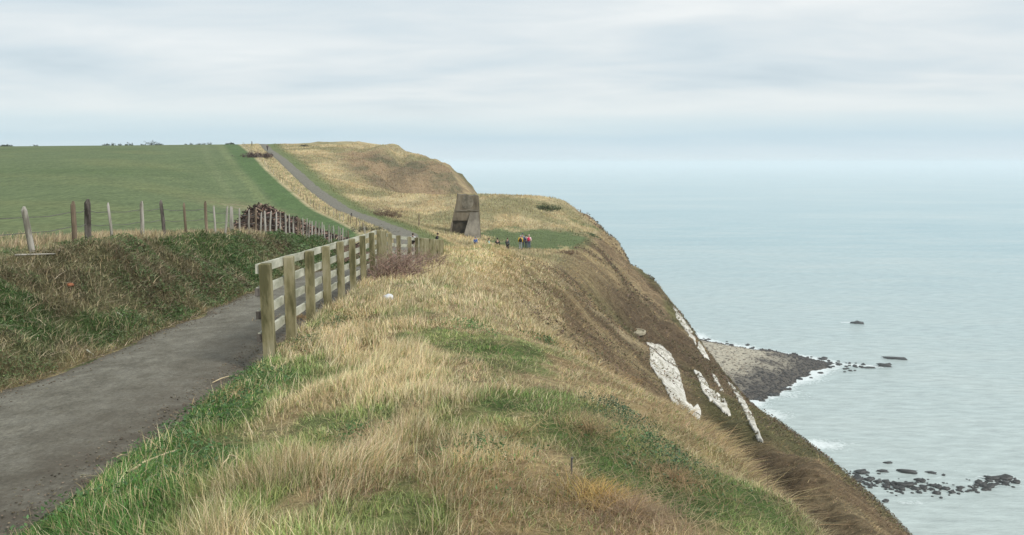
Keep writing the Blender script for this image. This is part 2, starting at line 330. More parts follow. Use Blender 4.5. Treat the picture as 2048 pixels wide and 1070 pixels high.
# zone colours (albedo)
C = lambda *a: np.array(a)
FIELD = C(.112,.145,.068); DRY = C(.52,.41,.225); GOLD = C(.42,.31,.16); BROWN = C(.275,.205,.125); DARKBR = C(.14,.10,.065)
GREEN = C(.10,.18,.05); LUSH = C(.075,.165,.042); OLIVE = C(.17,.165,.085); DKGREEN = C(.05,.075,.03); EARTH = C(.14,.105,.07); PALE = C(.50,.42,.27)
def mixc(a, b, t): return a+(b-a)*t[..., None]
def zone(x, y, s):
    """albedo of the ground cover at a place"""
    n1 = fb(x*.35, y*.35, 31, 4); n2 = fb(x*1.3, y*1.3, 32, 4); n3 = fb(x*.06, y*.06, 33, 4); n4 = fb(x*.12, y*.12, 36, 4)
    c = np.broadcast_to(FIELD, x.shape+(3,)).copy()
    c = mixc(c, C(.13,.155,.07), sst(.4, .7, n3)); 
    fe = np.interp(y, Y, FX[:, 2]); dx = fe-x                      # metres left of the field edge
    far = sst(55, 80, y)
    c = mixc(c, C(.16,.19,.085), far*(1-sst(.6, 1.4, np.abs(dx-7)))*.55)
    c = mixc(c, C(.155,.18,.09), far*(1-sst(.5, 1.2, np.abs(dx-12)))*.4)
    c = mixc(c, C(.085,.12,.05), sst(.5,.7,fb(x*.05+9,y*.03,48,5))*.6)
    c = mixc(c, C(.075,.125,.045), far*(1-sst(4.5, 6.5, dx))*.85)
    nr = (1-far)
    c = mixc(c, DRY*.75, nr*sst(.50, .62, n2)*(1-sst(2.0, 5, dx))*.8)
    c = mixc(c, C(.22,.18,.10), nr*sst(.5, .7, n1)*np.exp(-((y-33-dx*.1)/3.0)**2)*.7)
    c = mixc(c, C(.26,.20,.13), .6*np.exp(-(((x+33)/5)**2+((y-100)/6)**2))*sst(.4,.6,n2))
    # bank
    b = mixc(np.broadcast_to(OLIVE*.85, c.shape), C(.20,.175,.095), sst(.42, .62, n2))
    b = mixc(b, C(.07,.125,.04), sst(.52, .62, n1)*.9); b = mixc(b, C(.13,.115,.065), sst(.57, .67, fb(x*.8,y*.8,37,4)))
    b = mixc(b, C(.24,.19,.10), (1-sst(.0, .16, 3-s))*.9)
    vg = mixc(np.broadcast_to(C(.42,.35,.21), c.shape), OLIVE*1.3, sst(.5, .68, n2)*.8)
    b = mixc(b, vg, far)
    k = (s >= 2) & (s < 3); c[k] = b[k]
    # right of the road, near
    g = mixc(np.broadcast_to(DRY, c.shape), GOLD, sst(.45, .7, n1))
    g = mixc(g, GREEN*1.3, sst(.50, .63, fb(x*1.1+5, y*.8, 34, 5))*.7)
    g = mixc(g, EARTH*1.3, sst(.58, .7, fb(x*2.1, y*1.7, 47, 4))*.35)
    lush = (1-sst(-.5, .5, x+1.65+.22*(y-4)+(n1-.5)*1.6))*(1-sst(9.5, 12.5, y))
    g = mixc(g, LUSH, lush)
    pr = sst(.44, .58, fb(x*1.1, y*.6, 35, 4))*sst(-.9, .1, x+.06*(y-4))*(1-sst(9.5, 12, y))
    g = mixc(g, GREEN, pr*.9)
    g = mixc(g, GOLD*1.05, sst(7.35, 7.9, s)*sst(5,7,y)*.8)
    g = mixc(g, PALE*.92, np.exp(-((y-18)/4.5)**2)*sst(.35,.6,n2)*.7*sst(-.9,-.2,x+4.0))
    g = mixc(g, EARTH*1.1, (1-sst(4.15, 4.6, s))*.55*(1-sst(40,60,y)))
    # plateau, far
    p = mixc(np.broadcast_to(C(.44,.365,.215), c.shape), C(.36,.275,.15), sst(.42, .62, n1)*.75)
    p = mixc(p, C(.27,.235,.14), sst(.48, .62, fb(x*.22+7, y*.1, 49, 5))*.6)
    p = mixc(p, OLIVE*1.1, sst(.5, .66, n4)*.65)
    lawn = np.exp(-(((x-5)/9.5)**2+((y-107)/10)**2)**1.5)
    p = mixc(p, C(.115,.148,.066)*1.0, sst(.25, .5, lawn+(n1-.5)*.9+(n2-.5)*.3))
    p = mixc(p, C(.10,.14,.05), sst(.45,.6,n2)*.8*np.exp(-(((x-12)/4)**2+((y-132)/4)**2)))
    p = mixc(p, OLIVE*1.2, .75*np.exp(-((x+14)/9)**2-((y-118)/5)**2))
    rr = np.interp(y, Y, FX[:, 4]); p = mixc(p, C(.11,.15,.06), far*(1-sst(1.5, 4+3*n1, x-rr))*.85)
    hd = sst(160, 180, y)*sst(5.5, 5.95, s-.5*(n4-.5))*(1-sst(228, 250, y+40*(n4-.5)))
    hdc = mixc(np.broadcast_to(BROWN, c.shape), C(.185,.145,.09), sst(.40, .64, fb(x*.11,y*.05,38,4)))
    hdc = mixc(hdc, C(.13,.13,.075), sst(.50, .64, fb(x*.16+4,y*.09,39,5))*.7)
    p = mixc(p, hdc, hd)
    g = mixc(g, p, sst(50, 72, y))
    k = s >= 4; c[k] = g[k]
    # slope
    a1 = fb(yy_ := y*.5+x*.06, x*.09, 41, 4); a2 = fb(y*.14, x*.05, 42, 4)
    q = mixc(np.broadcast_to(BROWN, c.shape), C(.37,.29,.17), sst(.40, .62, a1)); q = mixc(q, DARKBR*.9, sst(.52, .66, a2)*.75)
    q = mixc(q, C(.12,.125,.055), sst(.47, .64, fb(y*.1+2, x*.12, 43, 4)+.22*(s-8.9)*sst(45,60,y))*.8)
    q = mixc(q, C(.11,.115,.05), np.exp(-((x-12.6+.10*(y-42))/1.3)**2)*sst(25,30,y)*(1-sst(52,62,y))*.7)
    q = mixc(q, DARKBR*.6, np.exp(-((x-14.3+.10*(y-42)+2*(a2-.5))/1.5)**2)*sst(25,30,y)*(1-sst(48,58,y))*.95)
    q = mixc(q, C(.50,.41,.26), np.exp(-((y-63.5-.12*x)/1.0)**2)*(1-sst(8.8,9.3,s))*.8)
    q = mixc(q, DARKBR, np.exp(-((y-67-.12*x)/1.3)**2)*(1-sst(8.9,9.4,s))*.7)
    q = mixc(q, DRY*.85, (1-sst(8.0, 8.9, s+.5*(a2-.5)))*sst(.35,.6,a1)*.7)
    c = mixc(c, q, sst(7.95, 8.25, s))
    return c
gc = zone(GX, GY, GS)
# bare thatch and soil, darkened to paint in the shade between the blades
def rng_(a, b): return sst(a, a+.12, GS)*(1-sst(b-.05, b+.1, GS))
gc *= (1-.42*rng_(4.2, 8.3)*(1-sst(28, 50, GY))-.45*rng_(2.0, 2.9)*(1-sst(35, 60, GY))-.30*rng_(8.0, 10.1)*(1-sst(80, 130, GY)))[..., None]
idx = np.arange(NR*NC).reshape(NR, NC)
q = np.stack([idx[:-1,:-1], idx[:-1,1:], idx[1:,1:], idx[1:,:-1]], -1).reshape(-1, 4)
mi = np.select([S[:-1] < 2, S[:-1] < 4, S[:-1] < 8, S[:-1] < 10], [0, 1, 2, 3], 4)
mi2 = np.repeat(mi[None], NR-1, 0)
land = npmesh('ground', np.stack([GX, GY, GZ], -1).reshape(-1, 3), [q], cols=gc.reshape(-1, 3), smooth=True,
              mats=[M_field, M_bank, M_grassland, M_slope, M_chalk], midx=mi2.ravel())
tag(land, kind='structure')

# road sheet
m, nt, b = newmat('asphalt'); t = N(nt, 'ShaderNodeTexCoord'); at_ = N(nt, 'ShaderNodeAttribute', attribute_name='tint')
n_a = noise(nt, mapping(nt, t.outputs['Object'], (1.3,.8,1)), 2.2, 9, .72); n_b = noise(nt, mapping(nt, t.outputs['Object'], (1.2,.8,1)), 26, 8, .85)
c = ramp(nt, n_a, [(.34, (.108,.098,.073)), (.50, (.155,.144,.112)), (.66, (.20,.189,.152))])
c = mix(nt, 1.0, c, ramp(nt, n_b, [(.32, .45), (.68, 1.6)]), 'MULTIPLY')
edge = mth(nt, 'ADD', at_.outputs[2] if False else mth(nt, 'MULTIPLY', 1.0, 1.0), 0.0)
sepc = N(nt, 'ShaderNodeSeparateColor'); L(nt, at_.outputs[0], sepc.inputs[0])
dirt = mth(nt, 'MULTIPLY', sepc.outputs[0], ramp(nt, noise(nt, t.outputs['Object'], 2.6, 6, .7), [(.32, .15), (.6, 1.0)]))
c = mix(nt, 1.0, c, ramp(nt, noise(nt, mapping(nt, t.outputs['Object'], (1,.6,1), (4,2,0)), 7, 7, .75), [(.36, .84), (.62, 1.14)]), 'MULTIPLY')
c = mix(nt, dirt, c, (.085,.068,.047))
L(nt, c, b.inputs['Base Color']); b.inputs['Roughness'].default_value = .82; b.inputs['Specular IOR Level'].default_value = .35
bn = N(nt, 'ShaderNodeBump', inp={'Strength': .8, 'Distance': .02}); L(nt, n_b, bn.inputs['Height']); L(nt, bn.outputs[0], b.inputs['Normal'])
M_road = m
kr = np.arange(0, NR); ta = np.linspace(0, 1, 13)
rx = []; rc = []
c3, c4 = SUB[0]+SUB[1]+SUB[2], SUB[0]+SUB[1]+SUB[2]+SUB[3]
RV = []
for r in kr:
    wob = (fb(np.array([Y[r]*.9]), np.array([.5]), 51, 4)[0]-.5, fb(np.array([Y[r]*.9]), np.array([9.5]), 52, 4)[0]-.5)
    xl = GX[r, c3]-.05+wob[0]*.5; xr = GX[r, c4]+.05+wob[1]*.8
    for tt in ta:
        x = xl+(xr-xl)*tt; z = float(np.interp(x, GX[r], GZ[r])); e = min(tt, 1-tt)
        z = max(z, GZ[r, c3] if tt < .5 else GZ[r, c4]) if e > 0.08 else z
        RV.append((x, Y[r], z+.03*min(1, e/.12)*1.0+.004+.02*(1-(2*tt-1)**2))); 
        k = max(0, (tt-.35)/.65)**1.3*.95 if Y[r] < 60 else .2*abs(2*tt-1); k = max(k, .9*(1-tt/.07) if tt < .07 else 0); rc.append((k, 0, 0))
ri = np.arange(len(kr)*13).reshape(len(kr), 13)
rq = np.stack([ri[:-1,:-1], ri[:-1,1:], ri[1:,1:], ri[1:,:-1]], -1).reshape(-1, 4)
tag(npmesh('path', RV, [rq], M_road, cols=np.array(rc), smooth=True), kind='structure')

# bare chalk on the cliff slope
def inpoly(px, py, P):
    r = np.zeros(px.shape, bool); n = len(P)
    for i in range(n):
        x1, y1 = P[i]; x2, y2 = P[(i+1) % n]
        k = ((y1 > py) != (y2 > py)) & (px < (x2-x1)*(py-y1)/((y2-y1) or 1e-9)+x1); r ^= k
    return r
CH = [[(1292,684),(1320,690),(1340,704),(1354,728),(1366,768),(1374,802),(1386,815),(1396,806),(1404,826),(1402,848),(1370,846),(1348,815),(1334,788),(1322,762),(1306,742),(1297,728),(1300,704)],
      [(1384,738),(1400,742),(1417,770),(1440,790),(1455,808),(1464,834),(1450,830),(1433,812),(1418,802),(1404,785),(1396,762)],
      [(1336,590),(1352,606),(1372,638),(1390,660),(1404,686),(1422,724),(1410,720),(1390,690),(1370,662),(1352,636)],
      [(1420,744),(1432,752),(1450,784),(1440,782),(1428,764)],
      [(1447,752),(1458,755),(1476,778),(1494,810),(1512,845),(1528,888),(1514,882),(1498,847),(1480,812),(1462,780)]]
for ci, P in enumerate(CH):
    xs_ = [p[0] for p in P]; ys_ = [p[1] for p in P]
    ax = np.arange(min(xs_)-6, max(xs_)+6, 1.4); ay = np.arange(min(ys_)-6, max(ys_)+6, 1.4)
    X_, Y_ = np.meshgrid(ax, ay)
    jx = (fb(X_*.12, Y_*.12, 61, 4)-.5)*6; jy = (fb(X_*.12, Y_*.12, 62, 4)-.5)*6
    ins = inpoly(X_+jx, Y_+jy, P) & (fb(X_*.16, Y_*.16, 67, 3) < (.97 if ci == 0 else .74))
    W = cast(X_.ravel(), Y_.ravel(), 15).reshape(X_.shape+(3,))
    ok = ins & ~np.isnan(W[..., 0])
    e = ok.copy(); e[1:] &= ok[:-1]; e[:-1] &= ok[1:]; e[:,1:] &= ok[:,:-1]; e[:,:-1] &= ok[:,1:]
    W[..., 2] += np.where(e, .13+.06*(fb(W[...,0]*.8, W[...,1]*.8, 63, 3)-.3), .02)
    ii = np.arange(ok.size).reshape(ok.shape)
    fq = np.stack([ii[:-1,:-1], ii[1:,:-1], ii[1:,1:], ii[:-1,1:]], -1)
    dd = np.stack([W[:-1,:-1,1], W[1:,:-1,1], W[1:,1:,1], W[:-1,1:,1]], -1)
    k = ok[:-1,:-1] & ok[1:,:-1] & ok[1:,1:] & ok[:-1,1:] & ((dd.max(-1)-dd.min(-1)) < 9)
    fq = fq[k]
    if len(fq):
        used, inv = np.unique(fq.ravel(), return_inverse=True)
        tag(npmesh('chalk_face', W.reshape(-1, 3)[used], [inv.reshape(-1, 4)], M_chalk, smooth=True), kind='structure')

# ------------------------------------------------------------------ sea
BEACH = [(1330,640),(1400,680),(1450,689),(1530,702),(1600,711),(1662,727),(1640,741),(1600,760),(1572,776),(1540,792),(1500,806),(1470,802),(1400,840),(1300,760)]
def seapt(px, py):
    u, v = ray(px, py); y = -H/v; return u*y, y
BW = [tuple(map(float, seapt(*p))) for p in BEACH]
def dseg(x, y, a, b):
    ax, ay = a; bx, by = b; L2 = (bx-ax)**2+(by-ay)**2
    t = np.clip(((x-ax)*(bx-ax)+(y-ay)*(by-ay))/L2, 0, 1)
    return np.hypot(x-ax-t*(bx-ax), y-ay-t*(by-ay))
def dpoly(x, y, P, closed=True):
    n = len(P); d = np.full(x.shape, 1e9)
    for i in range(n if closed else n-1): d = np.minimum(d, dseg(x, y, P[i], P[(i+1) % n]))
    return d
azd = np.concatenate([np.arange(-90, -8, 4), np.arange(-8, 36, .085), np.arange(36, 92, 3)])
az = np.radians(azd)
rr = np.concatenate([[20, 60, 100, 150], np.arange(190, 620, 1.3), 620*1.018**np.arange(0, 255)])
A_, R_ = np.meshgrid(az, rr); SX = R_*np.sin(A_); SY = R_*np.cos(A_)
REEF = [tuple(map(float, seapt(*p))) for p in [(1700,955),(1745,968),(1800,975),(1860,972),(1910,980),(1960,972),(2000,968),(2040,965)]]
fo = np.zeros(SX.shape)
near = R_ < 800
x_, y_ = SX[near], SY[near]
fbx = fb(x_*.09, y_*.09, 71, 5); fbl = fb(x_*.03, y_*.03, 72, 4)
dB = dpoly(x_, y_, BW); f_ = np.exp(-dB/(4+12*fbl))*1.2
tx, ty = seapt(1760, 733); f_ = np.maximum(f_, np.exp(-dseg(x_, y_, BW[5], (float(tx), float(ty)))/5.0)*1.0)
tx2, ty2 = seapt(1870, 722); f_ = np.maximum(f_, np.exp(-dseg(x_, y_, (float(tx), float(ty)), (float(tx2), float(ty2)))/3.2)*.3)
def blob(px, py, sx, sy, a):
    bx, by = seapt(px, py); return a*np.exp(-((x_-bx)/sx)**2-((y_-by)/sy)**2)
for bl in [(1640,888,16,7,1.0),(1600,900,10,9,.8),(1540,830,13,14,.8),(1590,755,8,8,.5),(1695,645,9,3,.8),(1720,648,4,2.5,.7),(1790,716,8,4,.55),(1880,722,5,2,.5),
           (1700,985,9,6,.7),(1985,960,14,6,.75),(1930,940,11,3,.5),(1720,940,9,5,.5),(1820,1005,14,2.2,.55),(1775,925,6,2,.5),(1560,880,8,10,.6),(2040,970,8,5,.6)]:
    f_ = np.maximum(f_, blob(*bl))
dR = dpoly(x_, y_, REEF, False); f_ = np.maximum(f_, np.exp(-dR/5.0)*.5)
fo[near] = np.clip(f_*(.45+1.1*fbx), 0, 1)
m, nt, b = newmat('sea_water'); t = N(nt, 'ShaderNodeTexCoord'); at_ = N(nt, 'ShaderNodeAttribute', attribute_name='tint')
sepc = N(nt, 'ShaderNodeSeparateColor'); L(nt, at_.outputs[0], sepc.inputs[0])
P_ = t.outputs['Object']
big = noise(nt, mapping(nt, P_, (.0016,.0045,1), rot=(0,0,.25)), 1.0, 5, .6)
mid_ = noise(nt, mapping(nt, P_, (.012,.045,1), rot=(0,0,.2)), 1.0, 5, .6)
c = ramp(nt, mth(nt, 'ADD', mth(nt, 'MULTIPLY', big, .6), mth(nt, 'MULTIPLY', mid_, .4)), [(.36, (.20,.35,.395)), (.5, (.27,.405,.435)), (.64, (.36,.465,.47))])
murk = sepc.outputs[1]; c = mix(nt, murk, c, (.44,.49,.465))
w1 = noise(nt, mapping(nt, P_, (.10,.34,1), rot=(0,0,.35)), 1.0, 6, .62); w2 = noise(nt, mapping(nt, P_, (.5,1.5,1), rot=(0,0,.1)), 1.0, 4, .6)
c = mix(nt, 1.0, c, ramp(nt, w1, [(.3, .80), (.7, 1.17)]), 'MULTIPLY')
fn = noise(nt, P_, .55, 7, .72)
thr = mth(nt, 'SUBTRACT', mth(nt, 'ADD', mth(nt, 'MULTIPLY', sepc.outputs[0], .95), mth(nt, 'MULTIPLY', fn, 1.5)), 1.28)
fm = ramp(nt, thr, [(0.0, 0.0), (.12, .38), (.4, .9)])
c = mix(nt, fm, c, (.72,.77,.77))
L(nt, c, b.inputs['Base Color']); b.inputs['Roughness'].default_value = .28; b.inputs['IOR'].default_value = 1.33
L(nt, mth(nt, 'ADD', .24, mth(nt, 'MULTIPLY', fm, .6)), b.inputs['Roughness'])
bn = N(nt, 'ShaderNodeBump', inp={'Strength': .75, 'Distance': 1.0}); L(nt, mth(nt, 'ADD', w1, mth(nt, 'MULTIPLY', w2, .25)), bn.inputs['Height']); L(nt, bn.outputs[0], b.inputs['Normal'])
mk = np.clip(1.0-(R_-260)/900, 0, 1)*.85
sc = np.stack([fo, mk, mk*0], -1)
ii = np.arange(SX.size).reshape(SX.shape)
tag(npmesh('sea', np.stack([SX, SY, SX*0], -1).reshape(-1, 3), [np.stack([ii[:-1,:-1], ii[1:,:-1], ii[1:,1:], ii[:-1,1:]], -1).reshape(-1, 4)[:, ::-1][:, [0,1,2,3]]], m, cols=sc.reshape(-1, 3)), kind='structure')

# beach tongue
bx = np.array([p[0] for p in BW]); by = np.array([p[1] for p in BW])
gx = np.arange(bx.min()-3, bx.max()+6, 1.1); gy = np.arange(by.min()-6, by.max()+6, 1.1)
X_, Y_ = np.meshgrid(gx, gy)
ins = inpoly(X_+(fb(X_*.15,Y_*.15,81)-.5)*9, Y_+(fb(X_*.15,Y_*.15,82)-.5)*14, BW); dd = dpoly(X_, Y_, BW)
zb_ = np.where(ins, np.minimum(dd*.16, 2.4)+(fb(X_*.3,Y_*.3,83)-.3)*.8, -np.minimum(dd*.3, 2)-.2)
LOW = BW[5:13]
def beach_pale(x, y):
    dl = dpoly(x, y, LOW, False); dt = dpoly(x, y, BW[1:6], False)
    return sst(8, 34, dl+(fb(x*.12,y*.08,84,4)-.5)*26)*sst(2.0, 6, dt+(fb(x*.3,y*.3,85,3)-.5)*6)
shade = beach_pale(X_, Y_)
cc = mixc(np.broadcast_to(C(.09,.078,.065), X_.shape+(3,)), C(.40,.36,.28), shade)
ii = np.arange(X_.size).reshape(X_.shape)
k = (zb_[:-1,:-1] > -1.9) | (zb_[1:,1:] > -1.9)
fq = np.stack([ii[:-1,:-1], ii[:-1,1:], ii[1:,1:], ii[1:,:-1]], -1)[k]
used, inv = np.unique(fq.ravel(), return_inverse=True)
M_beach = groundmat('shingle', (1,1,1), .5, 3.0, .3, .8, .3)
tag(npmesh('beach', np.stack([X_, Y_, zb_], -1).reshape(-1, 3)[used], [inv.reshape(-1, 4)], M_beach, cols=cc.reshape(-1,3)[used], smooth=True), kind='structure')

# rocks
def icos():
    p = (1+5**.5)/2; v = np.array([(-1,p,0),(1,p,0),(-1,-p,0),(1,-p,0),(0,-1,p),(0,1,p),(0,-1,-p),(0,1,-p),(p,0,-1),(p,0,1),(-p,0,-1),(-p,0,1)], float)
    f = np.array([(0,11,5),(0,5,1),(0,1,7),(0,7,10),(0,10,11),(1,5,9),(5,11,4),(11,10,2),(10,7,6),(7,1,8),(3,9,4),(3,4,2),(3,2,6),(3,6,8),(3,8,9),(4,9,5),(2,4,11),(6,2,10),(8,6,7),(9,8,1)])
    return v/np.linalg.norm(v[0]), f
def subdiv(v, f):
    v = list(map(tuple, v)); d = {}; o = []
    def mid(a, b):
        k = (min(a,b), max(a,b))
        if k not in d:
            p = (np.array(v[a])+np.array(v[b])); p /= np.linalg.norm(p); v.append(tuple(p)); d[k] = len(v)-1
        return d[k]
    for a, b, c in f:
        ab, bc, ca = mid(a,b), mid(b,c), mid(c,a); o += [(a,ab,ca),(b,bc,ab),(c,ca,bc),(ab,bc,ca)]
    return np.array(v), np.array(o)
IV, IF = icos(); IV2, IF2 = subdiv(IV, IF)
def rocks_mesh(P, R, cols, flatten=.6):
    n = len(P); V = IV[None]*(1+rng.uniform(-.3, .3, (n, 12, 1)))*np.asarray(R)[:, None, None]*rng.uniform(.65, 1.3, (n, 1, 3))
    V[..., 2] *= flatten; a = rng.uniform(0, 6.28, n); c_, s_ = np.cos(a)[:, None], np.sin(a)[:, None]
    X = V[..., 0]*c_-V[..., 1]*s_; Yv = V[..., 0]*s_+V[..., 1]*c_
    V = np.stack([X, Yv, V[..., 2]], -1)+np.asarray(P)[:, None]
    f = (IF[None]+12*np.arange(n)[:, None, None]).reshape(-1, 3)
    return V.reshape(-1, 3), f, np.repeat(cols, 12, 0)
n = 15000; px_ = rng.uniform(bx.min(), bx.max()+4, n); py_ = rng.uniform(by.min(), by.max(), n)
ins = inpoly(px_+(fb(px_*.15,py_*.15,81)-.5)*9, py_+(fb(px_*.15,py_*.15,82)-.5)*14, BW); d_ = dpoly(px_, py_, BW)
dk = 1-beach_pale(px_, py_)
keep = ins & (rng.random(n) < .26+.74*dk) & (px_ > 60)
px_, py_, d_, dk = px_[keep], py_[keep], d_[keep], dk[keep]
zz_ = np.minimum(d_*.16, 2.4)+(fb(px_*.3,py_*.3,83)-.3)*.8
cr = mixc(np.broadcast_to(C(.25,.215,.165), (len(px_), 3)), C(.045,.038,.034), np.clip(dk*1.2-.1*rng.random(len(px_)), 0, 1))*rng.uniform(.5, 1.5, (len(px_), 1))
V_, f_2, c_2 = rocks_mesh(np.stack([px_, py_, zz_], 1), rng.uniform(.25, .55, len(px_))*(1+1.2*rng.random(len(px_))**3), cr)
tag(npmesh('boulders', V_, [f_2], M_boulder, cols=c_2), kind='stuff')
rockmeshes = []
for k in range(6):
    V = IV2*(1+(rng.random((len(IV2), 1))-.5)*1.0)*np.array([1, rng.uniform(.6, .95), rng.uniform(.45, .7)])
    o = npmesh('rock', V, [IF2], M_rock); rockmeshes.append(o.data); bpy.data.objects.remove(o)
def rock(px, py, r, label, group, sq=(1,1,1)):
    x, y = seapt(px, py); o = bpy.data.objects.new('rock', random.choice(rockmeshes)); col.objects.link(o)
    o.location = (float(x), float(y), r*.12); o.scale = (r*sq[0], r*sq[1], r*sq[2]); o.rotation_euler = (0, 0, random.uniform(-.4, .4)); tag(o, label, 'rock', group)
G1 = 'dark rocks of the low reef in the shallows'
reefpx = [(1700,958),(1745,968),(1800,975),(1860,972),(1910,980),(1960,972),(2000,966),(2030,962)]
for i in range(235):
    t = random.random()**.9*(len(reefpx)-1.001); k = int(t); f = t-k
    x = reefpx[k][0]*(1-f)+reefpx[k+1][0]*f; y = reefpx[k][1]*(1-f)+reefpx[k+1][1]*f
    rock(x+random.gauss(0,5), y+random.gauss(0,8.0)*(.6 if x > 1990 else 1), random.choice([.3,.35,.45,.5,.6,.8,1.15]), 'dark wet rock among the cluster of the low reef at lower right', G1)
ISO = [(1715,647,2.6,(1.4,.8,1),'lone dark humped rock far out in the open sea'),
 (1790,718,2.9,(2.0,.6,.5),'long low flat rock farthest out beyond the beach tip'),
 (1769,733,2.7,(1.3,.8,.9),'blocky dark rock with a squared outline off the beach tip'),
 (1737,736,1.8,(1.8,.6,.4),'low sliver of rock left of the blocky rock off the beach tip'),
 (1815,945,1.9,(1.5,.8,.8),'broad rounded rock standing apart above the reef'),
 (1765,943,1.2,(1.5,.8,.6),'small flat rock above the reef, left of the broad rounded rock'),
 (1776,926,1.1,(1.3,.8,.7),'small lone rock farthest above the reef ringed with foam'),
 (1862,946,1.1,(1.4,.8,.6),'small flat rock above the reef, right of the broad rounded rock'),
 (1675,938,1.2,(1,1,1),'small upright rock nearest the cliff slope above the reef'),
 (1724,946,1.9,(1.2,.8,.8),'dark hump at the upper left end of the reef'),
 (1713,961,1.7,(1.1,.9,1),'tall dark rock beside the cliff slope at the reef end'),
 (1812,972,2.3,(1.3,.8,.7),'broad dark slab in the middle of the reef'),
 (1985,959,1.9,(1.3,.8,.9),'rounded rock in white foam near the right end of the reef'),
 (2012,958,1.9,(1.3,.8,.8),'dark rock near the frame edge with foam round it'),
 (1772,1003,1.0,(1.2,.8,.7),'small rock in foam below the left part of the reef'),
 (1648,719,1.9,(1.2,.8,.8),'dark rock standing at the very tip of the beach')]
for (a, b_, r, sq, lb) in ISO: rock(a, b_, r, lb, None, sq)
for i in range(34):
    t = random.random(); rock(1655+75*t**1.4+random.gauss(0,3), 727+8*t+random.gauss(0,5), random.uniform(.4,1.1), 'small dark rock in the line of foam off the beach tip', 'small rocks trailing off the beach tip')
for i in range(40):
    e = random.choice([((1410,682),(1530,701)),((1530,701),(1640,722)),((1640,745),(1560,785)),((1570,780),(1500,806))]); t = random.random()
    rock(e[0][0]*(1-t)+e[1][0]*t+random.gauss(0,4), e[0][1]*(1-t)+e[1][1]*t+random.gauss(0,3.5), random.uniform(.5,1.3), 'dark boulder awash along the waterline of the beach', 'boulders awash along the edge of the beach')

# ------------------------------------------------------------------ grass
PX, PY = proj(GX, GY, GZ)
cellc = lambda A: (A[:-1,:-1]+A[1:,1:])/2
cX, cY, cZ, cS = cellc(GX), cellc(GY), cellc(GZ), cellc(GS)
cPX, cPY = proj(cX, cY, cZ)
vis = (cPX > -260) & (cPX < 2300) & (cPY < 1330) & (cPY > 200) & (cY > 1.0)
e1 = np.stack([GX[:-1,1:]-GX[:-1,:-1], GY[:-1,1:]*0, GZ[:-1,1:]-GZ[:-1,:-1]], -1); e2 = np.stack([GX[1:,:-1]-GX[:-1,:-1], GY[1:,:-1]-GY[:-1,:-1], GZ[1:,:-1]-GZ[:-1,:-1]], -1)
area = np.linalg.norm(np.cross(e1, e2), axis=-1)
def sample(n, w):
    w = (w*area*vis).ravel(); cdf = np.cumsum(w); cdf /= cdf[-1]
    k = np.minimum(np.searchsorted(cdf, rng.random(n)), len(cdf)-1); r, c = np.divmod(k, NC-1); a = rng.random(n); b = rng.random(n)
    def bl(A): return (A[r,c]*(1-a)+A[r,c+1]*a)*(1-b)+(A[r+1,c]*(1-a)+A[r+1,c+1]*a)*b
    return bl(GX), bl(GY), bl(GZ), bl(GS)
def blades(name, P, h, w, lean, colr, curl=.35, parent=None, mat=None):
    """lean: (n,2) horizontal tip offset as a fraction of height"""
    n = len(P); a = rng.uniform(0, 2*pi, n); W = np.stack([np.cos(a), np.sin(a), 0*a], 1)*w[:, None]/2
    lean = np.asarray(lean); tip = np.stack([lean[:,0], lean[:,1], 0*a], 1)*h[:, None]
    up = np.stack([0*a, 0*a, h], 1); ln = np.linalg.norm(lean, axis=1)
    up[:, 2] *= np.clip(1-.35*ln, .15, 1)
    B = P-np.array([0,0,.03]); Mid = B+up*.58+tip*(.5-curl*.5); T = B+up+tip
    V = np.stack([B-W, B+W, Mid+W*.75, Mid-W*.75, T], 1).reshape(-1, 3)
    o = 5*np.arange(n)[:, None]
    qd = np.concatenate([o, o+1, o+2, o+3], 1); tr = np.concatenate([o+3, o+2, o+4], 1)
    cc = np.repeat(colr, 5, 0)
    return npmesh(name, V, [qd, tr], mat or M_blade, cols=cc, parent=parent)
def jit(c, a=.25, h=.08): 
    n = len(c); return np.clip(c*rng.uniform(1-a, 1+a, (n, 1))*rng.uniform(1-h, 1+h, (n, 3)), .01, .9)
def lum(c): return c.mean(1)
wind = np.array([.16, -.04])
# 1. near mound: tall dry grass among green
def near_w(lo=1.0): return (cS >= 4.0)*(cS < 8.35)*(cY < 62)/(np.maximum(cY, 2.2)**1.55)*(.12+.88*sst(4.05, 4.5, cS))
n = 340000; x, y, z, s = sample(n, near_w())
zc_ = zone(x, y, s); green = (zc_[:,1] > zc_[:,0]*1.04)
clump = fb(x*3.2, y*2.6, 91, 4)
isd = (~green & (rng.random(n) < .74)) | (green & (rng.random(n) < .14))
tall = np.clip(.3+2.0*(clump-.42)+.35*fb(x*.5,y*.5,92,3), .15, 1.25)*(1-.65*(1-sst(4.2, 5.1, s)))*(1-.62*sst(6.75, 7.35, s+.5*(fb(x*.9,y*.9,105,3)-.5))*(1-sst(12,16,y)))
ld = np.stack([(fb(x*1.1,y*1.1,93,4)-.5)*1.1+wind[0], (fb(x*1.1,y*1.1,94,4)-.5)*1.0+wind[1]], 1)
k = isd; h = tall*rng.uniform(.13, .30, n)*(1+.2*sst(10,30,y)); w = np.maximum(.003, .00068*y)*rng.uniform(.7, 1.4, n)
cdry = np.where(green[:, None], DRY, np.maximum(zc_, DRY*.5))*1.5; cdry = mixc(cdry, C(.45,.43,.19), (rng.random(n) < .16+.2*fb(x*1.3,y*1.3,106,3))*.8)
cdry = mixc(cdry, C(.84,.70,.47), (rng.random(n) < .62)*.8); cdry = mixc(cdry, C(.17,.12,.06), (rng.random(n) < .2)*.7)
cdry = mixc(cdry, C(.84,.69,.43), np.exp(-((x+1.2)/1.3)**2-((y-9)/4.5)**2)*.5)
P = np.stack([x, y, z], 1)
